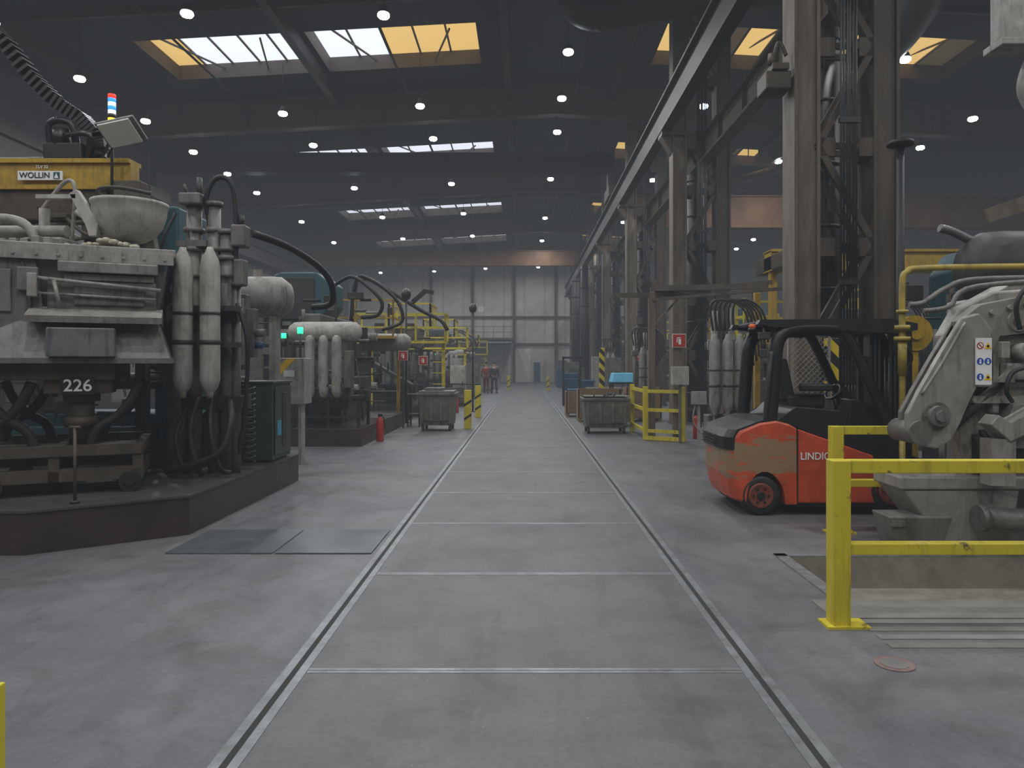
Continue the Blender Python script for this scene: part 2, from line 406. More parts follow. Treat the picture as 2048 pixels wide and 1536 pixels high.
t=0
def trim(m,mats):
    global t
    t+=1; return struct('trim_%d'%t,m,mats)
for y in (3,15.5,27.5,39.5,51.5,63.5):
    m=M()
    for xa,xb in ((WL,RID),(RID,WR)):
        za,zb=zc(xa),zc(xb)
        m.beam((xa,y,za-.58),(xb,y,zb-.58),.04,1.1); m.beam((xa,y,za-1.14),(xb,y,zb-1.14),.42,.06); m.beam((xa,y,za-.05),(xb,y,zb-.05),.42,.06)
        for i in range(7):
            x=xa+(xb-xa)*(i+.5)/7; m.box(x-.02,x+.02,y-.16,y+.16,zc(x)-1.1,zc(x)-.06)
    trim(m,GIR)
for y in (20,30,44,56):
    m=M()
    for xa,xb in ((WL,RID),(RID,WR)): m.beam((xa,y,zc(xa)-.2),(xb,y,zc(xb)-.2),.12,.28)
    trim(m,CRB)
for x in (-7.02,3.3,9.4,-14.5,-.6):
    trim(M().box(x-.12,x+.12,YF,YB,zc(x)-.5,zc(x)-.02),CRB)
m=M()
for x in (-10.2,-4.2,1.9): m.cyl((x,0,zc(x)-.55),(x,69,zc(x)-.55),.04,seg=6)
trim(m,CRB)

GAP=mat('dark_groove',(34,33,32),.8)
for sx_ in (-1,1):
    x=1.2*sx_
    m=M(); m.box(x-.062,x-.016,.5,62,-.02,.003); m.box(x+.016,x+.062,.5,62,-.02,.003); m.box(x-.016,x+.016,.5,62,-.02,.001,mi=1); trim(m,[STL,GAP])
y=2.03
m=M()
while y<62:
    m.box(-1.135,1.135,y-.03,y-.003,-.02,.002); m.box(-1.135,1.135,y+.003,y+.03,-.02,.002,mi=0); m.box(-1.135,1.135,y-.003,y+.003,-.02,.001,mi=1)
    y+=1.77
trim(m,[STL,GAP])
for k,(x0,x1) in enumerate(((-3.05,-2.14),(-2.12,-1.3))):
    solo('steel_cover_plate','dull grey steel cover plate lying flush on the concrete floor','floor plate',M().box(x0,x1,6.15,7.02,.0,.012,.004),STD,group='steel cover plates')
m=M().box(1.95,4.7,4.58,4.94,0,.006)
for i in range(4): m.box(2.08,4.7,4.10+i*.13,4.10+i*.13+.07,.0,.005)
solo('ribbed_cover_sheet','dusty grey ribbed cover sheet on the floor by the open pit','floor plate',m,SHT)
m=M().box(2.10,2.2,4.95,6.13,0,.012).box(2.10,4.6,6.05,6.13,0,.012).box(2.14,2.2,4.95,6.05,-.05,0)
trim(m,[STL])
m=M().cyl((1.98,3.88,0),(1.98,3.88,.005),.1,seg=28).cyl((1.98,3.88,.005),(1.98,3.88,.007),.07,seg=28,mi=1)
solo('floor_drain_cover','small round reddish worn cap set in the concrete floor','drain cover',m,[mat('worn_red',(120,90,84),.7,0,.2,20,(112,110,106),.5,20),mat('cap_grey',(108,105,102),.7)])

# ------------------------------------------------------------------ lamps
lamp=None
def lampz(x): return 1.6+9.0-.055*abs(x-RID)
rows={-12.7:[-4,3,10.5,17.3,20.7,24.3,27.8,31,34.4,41.3,48.3,55,64],-8.1:[-4,3,10.5,17.4,24.3,27.8,34.5,41.3,48.3,58,65],  # lamps behind the camera and by the end wall are added for their light
 -3.5:[-6,-1,5,12,18.0,24.3,27.8,34.7,41.5,48.7,58,65],1.25:[-6,-1,5,12,20.7,24.3,27.8,34.8,44,52,60,66],
 6.0:[-6,-1,5,12,24.3,34,44,55,65],10.5:[-3,4,12,20,30,40,50],14.9:[3,12,24.1,27.3,35,47.2,51]}
for x,ys in rows.items():
    for y in ys:
        z=lampz(x)
        if lamp is None:
            lamp=thing('high_bay_lamp','round white high bay lamp hanging from the dark roof','ceiling lamp',(x,y,z),'high bay lamps under the roof')
            part(lamp,'housing',M().rev([(.05,.2),(.1,.12),(.12,.06),(.14,.02),(.14,.0)],(x,y,z)),GD)
            part(lamp,'lens',M().rev([(.12,0.0),(.15,-.03),(.15,-.07),(.12,-.11),(.06,-.125),(.02,-.13)],(x,y,z),seg=20),E_W)
            part(lamp,'hanger',M().cyl((x,y,z+.2),(x,y,z+1.6),.012,seg=6),BRD)
            ld=bpy.data.lights.new('lamp_light','AREA'); ld.shape='DISK'; ld.size=.3; ld.energy=185; ld.color=(.96,.98,1)
            lo=bpy.data.objects.new('lamp_light',ld); lo.parent=lamp; lo.location=(0,0,-.15); COL.objects.link(lo)
        else:
            dup(lamp,(x,y,z))

# ------------------------------------------------------------------ crane steel
m=M().box(3.86,3.96,0,68,8.05,8.85).box(3.72,4.02,0,68,8.0,8.06).box(3.72,4.02,0,68,8.84,8.9).box(3.9,3.96,0,68,8.9,8.97)
solo('crane_runway_beam','long dark brown steel I-beam crane runway carried on lattice columns','steel beam',m,CRB,group='crane runway beams')
m=M().box(4.9,4.98,11.4,68,7.2,7.8).box(4.78,5.1,11.4,68,7.15,7.21).box(4.78,5.1,11.4,68,7.79,7.85)
for i in range(28): m.box(4.8,5.08,12+i*2,12.03+i*2,7.2,7.8)
solo('crane_runway_beam','lower beige steel runway beam behind the lattice columns','steel beam',m,COLM,group='crane runway beams')
m=M().box(-16.5,-16.4,0,68,8.05,8.85).box(-16.65,-16.25,0,68,8.0,8.06).box(-16.65,-16.25,0,68,8.84,8.9)
solo('crane_runway_beam','dusty steel crane runway along the side wall','steel beam',m,BRD,group='crane runway beams')
def column(y):
    e=thing('lattice_column','tall laced double-leg steel crane column, grimy beige','steel column',(4.83,y,0),'lattice crane columns')
    for x0,mt in ((4.04,COLM),(5.23,COLB)):
        m=M().box(x0,x0+.05,y-.25,y+.25,0,11.9).box(x0+.34,x0+.39,y-.25,y+.25,0,11.9).box(x0+.05,x0+.34,y-.19,y-.16,0,11.9).box(x0-.03,x0+.43,y-.3,y+.3,0,.05)
        part(e,'leg',m,mt,nosplit=True)
    m=M()
    z=.4;k=0
    while z<11:
        z2=z+1.5
        for yy in (y-.2,y+.2):
            a,b=((4.4,z),(5.26,z2)) if k%2 else ((5.26,z),(4.4,z2))
            if z<7.2 or z>8.5: m.beam((a[0],yy,a[1]),(b[0],yy,b[1]),.07,.1)
            m.box(4.4,5.26,yy-.03,yy+.03,z-.045,z+.045)
            m.box(4.4,4.66,yy-.035,yy+.035,z2-.16,z2+.12); m.box(5.02,5.26,yy-.035,yy+.035,z-.16,z+.12)
        z=z2;k+=1
    part(e,'bracing',m,COLB)
    m=M().box(3.74,5.6,y-.28,y+.28,7.87,8.0).prism([(3.75,7.86),(4.03,7.86),(4.03,7.4)],y-.2,y+.2).box(4.43,4.77,y-.28,y+.28,7.5,7.86)
    part(e,'bracket',m,BRN,nosplit=True)
    m=M()
    for i in range(6): m.cyl((4.70+i*.045,y-.34,.3),(4.70+i*.045+R.uniform(-.015,.015),y-.34,11.5),.018,seg=6)
    m.box(4.66,4.98,y-.38,y-.33,5.2,5.28).box(4.66,4.98,y-.38,y-.33,2.8,2.88)
    part(e,'cable_bundle',m,BLK)
    return e
c0=column(11.1)
for i in range(1,7): dup(c0,(4.83,11.1+8.9*i,0))
m=M().box(3.62,4.0,10.85,11.3,5.75,6.02,.02).box(3.7,3.95,10.8,11.35,6.02,6.12,.01).cyl((3.72,10.9,6.12),(3.72,10.9,6.28),.06).tube([(3.75,11,6.1),(3.85,11,6.5),(3.97,11,6.3)],.03)
solo('cable_winch_box','small grimy steel bracket with box mounted on the column','bracket',m,BRN)
def vduct(x,y,r=.25,z1=7.0):
    m=M().cyl((x,y,0),(x,y,z1),r,seg=20); z=.8
    while z<z1: m.cyl((x,y,z),(x,y,z+.05),r*1.06,seg=20); z+=1.0
    return solo('ventilation_duct','dark vertical ventilation duct standing behind a crane column','duct',m,DUC,(x,y,0),'vertical dark ducts')
v0=vduct(4.85,11.75)
for i in range(1,5): dup(v0,(4.85,11.75+8.9*i,0))
for p in ((3.2,45,0),(3.3,39.5,0)): dup(v0,p)
m=M().tube([(1.35,19.6,11.9),(1.45,19.5,11.3),(2.1,19.3,11.0),(3.6,18.6,10.95),(7,17.5,10.9)],.48,seg=18)
for p in ((2.1,19.3,11.0),(3.6,18.6,10.95)): m.sph(p,.5,seg=16)
m.box(3.0,3.1,18.8,18.9,11.3,12.12)
solo('overhead_duct','large dark round duct with elbow running below the roof','duct',m,DUC)
m=M().tube([(7.3,13.2,9.2),(8.6,15.6,9.6),(9.9,21.2,10.2),(10,29.5,10.3)],.5,seg=16).box(8.7,8.8,16.0,16.1,9.9,11.82).box(9.95,10.05,26,26.1,10.6,11.75)
solo('overhead_duct','dark large duct crossing the neighbouring bay below the roof','duct',m,DUC)
m=M(); A=Vector((9.6,37,10.4)); B=Vector((12.9,33.6,10.9)); m.cyl(A,B,.38,seg=18)
for i in range(8): p=A.lerp(B,i/8); q=A.lerp(B,i/8+.01); m.cyl(p,q,.41,seg=18)
m.cyl(A,(8.6,38.5,10.4),.38,seg=18).box(8.8,8.9,38.1,38.2,10.5,11.8); solo('overhead_duct','light grey metal duct hanging under the roof','duct',m,DUL)
def bridge(x0,x1,y,z0,z1,mt,label,zr=None):
    e=thing('overhead_crane',label,'crane',((x0+x1)/2,y,z0)); zr=z0-.03 if zr is None else zr
    m=M().box(x0,x1,y-.25,y+.25,z0,z1); m.box(x0,x1,y-.32,y+.32,z0-.03,z0+.03).box(x0,x1,y-.32,y+.32,z1-.03,z1+.03)
    part(e,'bridge_girder',m,mt)
    part(e,'end_carriage',M().box(x1-.35,x1+.0,y-.9,y+.9,zr,min(z0+.35,zr+.5),.03).box(x1-.3,x1-.05,y-.3,y+.3,zr+.3,z0+.1),BRN); part(e,'end_carriage',M().box(x0+.0,x0+.35,y-.9,y+.9,zr,min(z0+.35,zr+.5),.03).box(x0+.05,x0+.3,y-.3,y+.3,zr+.3,z0+.1),BRN)
    return e
e=bridge(-16.6,4.0,54,9.03,10.1,CRN,'brown overhead crane bridge spanning the bay above the aisle',8.98)
part(e,'trolley',M().box(-4.6,-3.4,53.4,54.6,10.13,10.4,.03).cyl((-4.5,54,10.5),(-3.6,54,10.5),.2),GD)
bridge(-16.6,4.0,32.4,10.2,11.0,BRD,'dark overhead crane bridge high under the roof',8.98)
e=bridge(4.8,23.6,33.2,7.89,9.3,CRN,'broad brown crane bridge in the neighbouring bay',7.86)
e=bridge(5.9,12.5,17.6,3.9,4.35,YOR,'yellow crane beam with a hook above machines')
part(e,'hook',M().cyl((6.5,17.2,4.1),(6.5,17.2,4.75),.02).box(6.38,6.62,17.1,17.3,4.5,4.8,.03).tube([(6.5,17.2,4.5),(6.5,17.2,4.3),(6.6,17.2,4.2),(6.5,17.2,4.1),(6.4,17.2,4.18)],.03),BLK)
part(e,'post',M().box(5.95,6.1,17.5,17.7,0,3.87).box(12.3,12.45,17.5,17.7,0,3.87),YOR)

# ------------------------------------------------------------------ forklift
FX,FY=2.02,7.72
e=thing('forklift','orange and black electric forklift with scraped paint, parked sideways','forklift',(FX+1.1,FY+.58,0))
W=1.14
def fx(v): return FX+v
arch=[(.5+.25*math.cos(a),.2+.27*math.sin(a)) for a in [math.radians(k) for k in range(172,8,-18)]]
pts=[(.17,.26),(.13,.44),(.12,.72),(.13,.84),(.18,.90),(.44,.985),(.66,1.01),(.80,.975),(.875,.93),(.88,.12),(.76,.12)]+arch[::-1]+[(.24,.14),(.20,.17)]
offs=[(0,.13),(.015,.10),(.05,.07),(.12,.03),(.3,0),(.84,0),(1.02,.03),(1.09,.07),(1.125,.10),(1.14,.13)]
rings=[]
for yy,of in offs:
    dz=-.02 if of>.12 else 0
    rings.append([(fx(x+of*max(0,1-(x-.12)/.55)),FY+yy,z+(dz if z>.7 else 0)) for x,z in pts])
m=M().loft(rings); part(e,'counterweight',m,ORS,'orange counterweight scraped to bare tan')
part(e,'inner_fender',M().box(fx(.28),fx(.8),FY+.2,FY+W-.2,.14,.5),BLK)
pp=[(.10,.70),(.10,.83),(.15,.915),(.42,1.0),(.62,1.04),(.62,.95),(.3,.86),(.2,.70)]
rings=[[(fx(x+of*max(0,1-(x-.12)/.55)),FY+.0+yy,z) for x,z in pp] for yy,of in offs[1:-1]]
m=M().loft(rings)
for i in range(4): m.box(fx(.08),fx(.13),FY+.3,FY+W-.3,.72+i*.035,.733+i*.035)
part(e,'rear_grille',m,BLK)
part(e,'tail_light',M().box(fx(.135),fx(.16),FY+.16,FY+.27,.72,.82,.01),RED)
m=M().prism([(fx(.89),.13),(fx(.89),.925),(fx(1.70),.64),(fx(1.74),.40),(fx(1.74),.13)],FY+.01,FY+W-.01,bev=.015)
part(e,'side_panel',m,ORG)
m=M().prism([(fx(.62),.97),(fx(.80),1.08),(fx(.88),1.16),(fx(1.35),1.12),(fx(1.45),.94),(fx(1.95),.84),(fx(2.06),.70),(fx(2.06),.2),(fx(1.8),.2),(fx(1.70),.66),(fx(.9),.945)],FY+.04,FY+W-.04,bev=.01)
m.box(fx(.9),fx(1.74),FY+.03,FY+W-.03,.085,.14,.01)
part(e,'chassis',m,BLK)
part(e,'panel_seam',M().box(fx(.880),fx(.892),FY-.003,FY+.02,.14,.92),BLK)
text(e,'lettering','LINDIG',(fx(1.08),FY+.004,.63),.11,PWH,sx=.9)
m=M().tube([(fx(1.28),FY+.004,.65),(fx(1.305),FY+.004,.68),(fx(1.265),FY+.004,.68),(fx(1.28),FY+.004,.64),(fx(1.315),FY+.004,.64)],.005,seg=6); part(e,'logo',m,PWH)
RIM=mat('rim_dull_orange',(134,62,44),.6,0,.15,9,(66,46,38),.5,9)
def wheel(cx,cy,r,w):
    y0,y1=(cy,cy+w)
    m=M().rev([(r*.62,y0+.02),(r*.9,y0),(r,y0+.03),(r,y1-.03),(r*.9,y1),(r*.62,y1-.02)],(cx,0,r),'y',28)
    w_=part(e,'wheel',m,RUB)
    yy=y0+.008
    m=M().rev([(r*.2,yy),(r*.5,yy),(r*.6,yy-.012),(r*.64,yy),(r*.6,y1)],(cx,0,r),'y',24); m.cyl((cx,yy-.02,r),(cx,yy+.02,r),r*.2,mi=1)
    for i in range(6):
        a=i*math.pi/3; m.cyl((cx+r*.38*math.cos(a),yy-.012,r+r*.38*math.sin(a)),(cx+r*.38*math.cos(a),yy,r+r*.38*math.sin(a)),.014,seg=6,mi=1)
    sub(w_,e,'rim',m,[RIM,BLK])
wheel(fx(.5),FY-.005,.212,.17); wheel(fx(.5),FY+W-.165,.212,.17)
wheel(fx(1.93),FY+.0,.27,.2); wheel(fx(1.93),FY+W-.2,.27,.2)
for yy in (FY+.09,FY+W-.09):
    m=M().tube([(fx(.62),yy,.98),(fx(.64),yy,1.2),(fx(.67),yy,1.6),(fx(.70),yy,1.84),(fx(.78),yy,1.96),(fx(.92),yy,2.0),(fx(1.15),yy,2.01),(fx(1.34),yy,2.0)],.075,seg=12)
    part(e,'rear_pillar',m,BLK)
    m=M().tube([(fx(1.30),yy,2.0),(fx(1.44),yy,1.94),(fx(1.66),yy,1.5),(fx(1.92),yy,.92),(fx(1.97),yy,.7)],.055,seg=10)
    part(e,'front_pillar',m,BLK)
m=M().box(fx(.55),fx(2.0),FY+.1,FY+W-.1,2.05,2.09,.01)
for yy in (FY+.02,FY+W-.12): m.prism([(fx(.47),2.04),(fx(.5),2.09),(fx(1.9),2.10),(fx(2.18),2.05),(fx(2.18),1.98),(fx(1.98),1.94),(fx(1.4),1.97),(fx(.8),2.0)],yy,yy+.1)
for i in range(9): m.box(fx(.82+i*.15),fx(.89+i*.15),FY+.1,FY+W-.1,1.97,2.05,.005)
for yy in (FY+.06,FY+W-.06): m.box(fx(2.02),fx(2.08),yy-.03,yy+.03,.8,1.98)
part(e,'overhead_guard',m,BLK)
part(e,'beacon',M().cyl((fx(.50),FY+.3,1.98),(fx(.50),FY+.3,2.01),.045).box(fx(.46),fx(.68),FY+.28,FY+.32,1.96,2.0).rev([(.038,2.01),(.038,2.045),(.02,2.06)],(fx(.50),FY+.3,0),mi=1),[BLK,E_O])
m=M().box(fx(.50),fx(.62),FY+.05,FY+.12,1.88,1.96,.01).cyl((fx(.56),FY+.08,1.7),(fx(.56),FY+.08,2.03),.014).box(fx(.5),fx(.58),FY+.04,FY+.07,1.68,1.78,.01)
part(e,'work_light',m,GD)
part(e,'mirror',M().cyl((fx(2.0),FY+.06,1.9),(fx(2.0),FY+.06,2.05),.012).box(fx(1.92),fx(2.08),FY+.03,FY+.05,1.72,1.92,.01).tube([(fx(2.0),FY+.04,1.9),(fx(2.1),FY+.0,1.7),(fx(2.04),FY+.04,1.45),(fx(2.1),FY+.1,1.2)],.018,seg=6),BLK)
m=M().box(fx(.88),fx(1.32),FY+.3,FY+W-.3,1.12,1.28,.04); m.prism([(fx(.84),1.2),(fx(.78),1.66),(fx(.9),1.68),(fx(.99),1.24)],FY+.32,FY+W-.32,bev=.03)
m.box(fx(1.0),fx(1.35),FY+.18,FY+.28,1.32,1.40,.02)
part(e,'seat',m,RUB)
m=M().cyl((fx(1.62),FY+.55,.85),(fx(1.5),FY+.55,1.28),.03)
ring=[(fx(1.5)+.05*math.cos(a),FY+.55+.17*math.sin(a),1.3+.16*math.cos(a)*.5) for a in [i*math.pi/8 for i in range(17)]]
m.tube(ring,.016,sm=1); part(e,'steering_wheel',m,BLK)
m=M().prism([(fx(1.5),.85),(fx(1.54),1.24),(fx(1.86),1.16),(fx(1.98),.8)],FY+.2,FY+W-.2,bev=.02); part(e,'dashboard',m,BLK)
m=M()
for yy in (FY+.24,FY+.34,FY+.44,FY+W-.44,FY+W-.34,FY+W-.24): m.box(fx(2.1),fx(2.22),yy-.03,yy+.03,.12,2.04)
for z in (.3,1.0,1.6,1.92): m.box(fx(2.14),fx(2.20),FY+.22,FY+W-.22,z,z+.1)
m.cyl((fx(2.16),FY+.52,.3),(fx(2.16),FY+.52,1.96),.04).cyl((fx(2.16),FY+.62,.3),(fx(2.16),FY+.62,1.96),.04)
part(e,'mast',m,BLK)
m=M()
for yy in (FY+.3,FY+W-.42): m.box(fx(2.26),fx(3.2),yy,yy+.12,.05,.09)
part(e,'fork',m,GD)
part(e,'fork_carriage',M().box(fx(2.22),fx(2.27),FY+.1,FY+W-.1,.06,.6),GD)
m=M().tube([(fx(.56),FY+.05,1.0),(fx(.57),FY-.02,1.4),(fx(.62),FY+.02,1.75)],.022,seg=6); part(e,'grab_handle',m,GD)

# ------------------------------------------------------------------ yellow barriers
def barrier(x0,x1,y,label,endpost=False):
    e=thing('safety_barrier',label,'barrier',(x0,y,0),'yellow safety barriers')
    part(e,'post',M().box(x0,x0+.11,y-.055,y+.055,0,1.02,.006),YEL)
    part(e,'base_plate',M().box(x0-.04,x0+.22,y-.08,y+.08,0,.015),YEL)
    if endpost: part(e,'post',M().box(x1-.11,x1,y-.055,y+.055,0,1.02,.006),YEL)
    xe=x1 if not endpost else x1-.11
    part(e,'rail',M().box(x0+.11,xe,y-.04,y+.04,.94,1.02,.006),YEL)
    part(e,'rail',M().box(x0+.11,xe,y-.04,y+.04,.44,.51,.006),YEL)
    return e
barrier(1.88,3.6,4.47,'worn yellow steel safety barrier beside the open floor pit',True)
barrier(2.93,3.88,6.95,'shorter yellow steel barrier behind the floor pit')
solo('yellow_bollard','yellow steel post standing near the walkway','bollard',M().box(-1.975,-1.888,2.55,2.64,0,.45,.006),YEL)

# ------------------------------------------------------------------ big grey machine on the right
e=thing('ladle_machine','large light grey casting machine with safety sign board','machine',(4.2,6.4,0))
m=M().prism([(3.62,1.86),(3.76,2.10),(4.05,2.24),(5.2,2.32),(5.2,.62),(3.84,.62),(3.72,1.0),(3.70,1.5)],6.26,6.42,bev=.02)
m.box(4.35,5.3,6.42,7.5,.6,2.25,.03)
m.prism([(3.9,2.1),(4.3,2.32),(5.2,2.4),(5.2,2.1)],6.4,6.7,bev=.01)
part(e,'body',m,SG)
m=M().prism([(3.68,1.98),(3.86,2.12),(4.3,2.2),(4.6,2.22),(4.6,1.90),(4.02,1.86),(3.95,1.66),(3.80,1.66)],6.14,6.27,bev=.01)
m.prism([(4.42,2.2),(4.52,2.2),(4.52,1.2),(4.42,1.2)],6.0,6.27,bev=.01).prism([(4.0,.9),(4.12,1.28),(4.24,1.28),(4.24,.9)],6.1,6.27,bev=.01)
m.prism([(3.90,1.28),(3.98,1.86),(4.42,1.86),(4.42,1.28)],6.2,6.27,bev=.008)
for x,z in ((3.8,2.0),(3.95,2.05),(4.1,2.09),(4.24,2.12),(3.86,1.76),(4.47,1.3),(4.47,2.1)): m.cyl((x,6.1,z),(x,6.145,z),.022,seg=6)
m.cyl((4.18,6.12,1.98),(4.18,6.26,1.98),.09,seg=20).cyl((4.18,6.1,1.98),(4.18,6.12,1.98),.05,seg=16)
part(e,'bracket_plate',m,SG)
lev=[(3.66,2.00),(3.80,2.04),(3.92,1.9),(3.86,1.55),(3.70,1.30),(3.64,1.12),(3.58,.98),(3.46,.90),(3.30,.93),(3.20,1.04),(3.20,1.20),(3.30,1.38),(3.46,1.66)]
part(e,'lever_plate',M().prism(lev,6.06,6.12,bev=.015),SG)
part(e,'lever_plate',M().prism([(x+.05,z) for x,z in lev],6.26,6.32,bev=.012),GM)
m=M().tube([(3.32,6.06,1.36),(3.5,6.06,1.64),(3.68,6.06,1.96)],.014,seg=6); part(e,'stiffener',m,SG)
m=M().cyl((3.44,5.99,1.18),(3.44,6.4,1.18),.085,seg=20).cyl((3.44,5.96,1.18),(3.44,6.0,1.18),.05,seg=6).cyl((3.30,6.03,1.04),(3.30,6.4,1.04),.1,seg=20)
m.cyl((3.44,6.04,1.18),(3.44,6.06,1.18),.115,seg=24)
for i in range(6): a=i*math.pi/3; m.cyl((3.44+.095*math.cos(a),6.03,1.18+.095*math.sin(a)),(3.44+.095*math.cos(a),6.045,1.18+.095*math.sin(a)),.01,seg=6)
part(e,'pivot',m,GM)
part(e,'actuator',M().cyl((3.62,6.2,1.05),(4.1,6.18,1.5),.05).cyl((3.5,6.2,.92),(3.62,6.2,1.05),.025).cyl((4.1,6.18,1.5),(4.14,6.18,1.54),.065),GD,nosplit=True)
m=M()
for i in range(4):
    x=3.98+i*.3; m.prism([(x,2.05),(x+.05,2.05),(x+.05,1.2),(x,1.2)],6.16,6.27)
m.box(3.80,5.2,6.14,6.27,1.28,1.34).box(3.74,5.2,6.16,6.27,1.42,1.46).box(4.05,4.4,6.08,6.2,1.48,1.62,.02).cyl((3.92,6.08,1.0),(4.4,6.08,1.35),.03)
for i in range(5): m.cyl((3.8+i*.25,6.12,1.31),(3.8+i*.25,6.15,1.31),.02,seg=6)
m.prism([(3.95,1.46),(4.1,1.62),(4.1,1.46)],6.06,6.1); m.cyl((4.2,6.02,1.72),(4.2,6.2,1.72),.07).box(3.98,4.05,6.04,6.1,1.66,1.8,.008)
part(e,'rib_frame',m,GL)
m=M().cyl((3.86,6.35,.84),(5.2,6.35,.84),.19,seg=24).cyl((3.92,6.35,.84),(3.97,6.35,.84),.23,seg=24); part(e,'drum',m,GD)
m=M().prism([(3.78,1.12),(3.95,.98),(4.6,1.3),(4.6,1.5),(3.95,1.12),(3.85,1.2)],5.88,6.06,bev=.01); m.box(3.8,4.0,5.9,6.05,.62,1.0); part(e,'chute',m,SG)
part(e,'chute_lining',M().sph((4.08,5.97,1.1),.08,sc=(1.6,.6,.6)),ROCK)
m=M().frus((3.62,4.1,6.14,6.6),.0,(3.2,4.2,6.14,6.6),.55,bev=.02); m.box(3.18,4.9,6.12,6.62,.55,.66,.015); m.box(3.9,5.2,6.6,7.5,0.0,.6)
m.box(3.3,3.55,6.14,6.6,.0,.12); part(e,'base_frame',m,SG)
part(e,'slag_box',M().frus((3.14,3.50,6.12,6.4),.03,(3.06,3.60,6.08,6.4),.33,bev=.012).box(3.08,3.2,6.07,6.1,.25,.3),GM)
part(e,'pipe',M().cyl((3.76,6.02,.33),(5.2,6.02,.30),.09,seg=20).cyl((3.76,6.02,.33),(3.82,6.02,.33),.11,seg=20),GM)
m=M().tube([(3.66,6.9,2.18),(3.8,6.9,2.2),(4.0,6.9,2.33),(4.3,6.9,2.42),(5.3,6.9,2.44)],.025); part(e,'handrail',m,GM)
m=M().tube([(3.52,6.4,2.08),(3.75,6.4,2.12),(4.0,6.4,2.3),(5.3,6.4,2.38)],.022); part(e,'handrail',m,GM)
m=M().tube([(4.1,6.0,1.9),(4.05,5.97,2.1),(4.15,5.97,2.25),(4.35,5.97,2.3)],.02).tube([(4.05,6.02,1.3),(3.97,5.97,1.4),(4.03,5.97,1.55),(4.25,5.97,1.6)],.018).tube([(3.97,6.3,.9),(4.0,6.0,.8),(4.2,5.97,.7),(4.4,6.1,.55)],.02); part(e,'hose',m,RUB)
sb=part(e,'sign_board',M().box(3.76,3.89,6.035,6.05,1.44,1.83),PWH,'white board with six safety pictograms')
def disc(cx,cz,r,y,n=20,a0=0): return [(cx+r*math.cos(a0+2*math.pi*i/n),y,cz+r*math.sin(a0+2*math.pi*i/n)) for i in range(n)]
yb=6.033
for i,row in enumerate((('R','Y'),('B','B'),('B','Y'))):
    for j,k in enumerate(row):
        cx=3.793+j*.064; cz=1.765-i*.13; m=M()
        if k=='Y': m.poly(disc(cx,cz-.008,.038,yb,3,math.pi/2),0).poly(disc(cx,cz-.004,.012,yb-.002,6),1); mm=[PYE,BLK]
        elif k=='B': m.poly(disc(cx,cz,.029,yb),0).poly(disc(cx,cz+.01,.008,yb-.002,8),1).poly([(cx-.01,yb-.002,cz),(cx+.01,yb-.002,cz),(cx+.008,yb-.002,cz-.02),(cx-.008,yb-.002,cz-.02)],1); mm=[PBL,PWH]
        else:
            m.poly(disc(cx,cz,.029,yb),0).poly(disc(cx,cz,.021,yb-.001),1).poly([(cx-.018,yb-.002,cz+.012),(cx-.012,yb-.002,cz+.018),(cx+.018,yb-.002,cz-.012),(cx+.012,yb-.002,cz-.018)],0); mm=[RED,PWH]
        sub(sb,e,'pictogram',m,mm)

m=M().tube([(3.95,7.58,.9),(3.95,7.58,1.9),(3.95,7.58,2.45),(4.0,7.58,2.58),(4.2,7.58,2.62),(5.4,7.58,2.64)],.032,seg=10)
m.cyl((3.95,7.58,1.5),(3.95,7.58,1.9),.045).cyl((3.95,7.58,1.97),(3.95,7.58,2.02),.075).cyl((3.95,7.58,2.15),(3.95,7.58,2.18),.06).cyl((3.95,7.58,0),(3.95,7.58,.95),.03).cyl((3.95,7.58,1.86),(3.95,7.58,1.9),.08)
solo('yellow_pipe','yellow gas pipe with flange bending over the machine','pipe',m,mat('dirty_yellow_pipe',(170,148,58),.5,0,.1,6,(98,90,60),.45,5))
m=M().box(4.58,5.6,6.95,7.15,4.72,5.5,.03).box(4.55,5.6,6.9,7.2,4.66,4.73,.01); m.tube([(5.0,7.05,4.7),(4.88,7.05,4.45),(4.86,7.05,4.25),(5.0,7.05,4.0)],.06,seg=12)
m.box(4.9,5.4,6.98,7.12,5.5,11.97)
solo('extraction_housing','light grey extraction housing hanging down from the roof','housing',m,GL)

# ------------------------------------------------------------------ left platform
m=M().prism([(-9,6.1),(-4.22,6.1),(-3.17,6.85),(-3.15,10.1),(-9,10.1)],0,.37,axis='z')
m.prism([(-9,6.09),(-4.2,6.09),(-3.155,6.84),(-3.135,10.11),(-9,10.11)],.355,.375,axis='z',mi=1)
PLM=mat('diamond_plate',(72,62,55),.42,.3,.15,3,(44,39,35),.42,2)
ck=PLM.node_tree; N=ck.nodes; v=N.new('ShaderNodeTexChecker'); v.inputs['Scale'].default_value=34; tc=N.new('ShaderNodeTexCoord')
mp=N.new('ShaderNodeMapping'); mp.inputs['Rotation'].default_value=(math.radians(45),math.radians(45),0); ck.links.new(tc.outputs['Object'],mp.inputs[0]); ck.links.new(mp.outputs[0],v.inputs['Vector'])
bp=N.new('ShaderNodeBump'); bp.inputs['Strength'].default_value=.5; bp.inputs['Distance'].default_value=.004; ck.links.new(v.outputs['Fac'],bp.inputs['Height']); ck.links.new(bp.outputs[0],N['Principled BSDF'].inputs['Normal'])
PLT=mat('platform_top',(78,76,74),.5,.2,.12,3,(52,49,46),.45,2)
solo('machine_platform','low dark platform clad in worn brownish diamond plate','platform',m,[PLM,PLT],(-6,8,0))

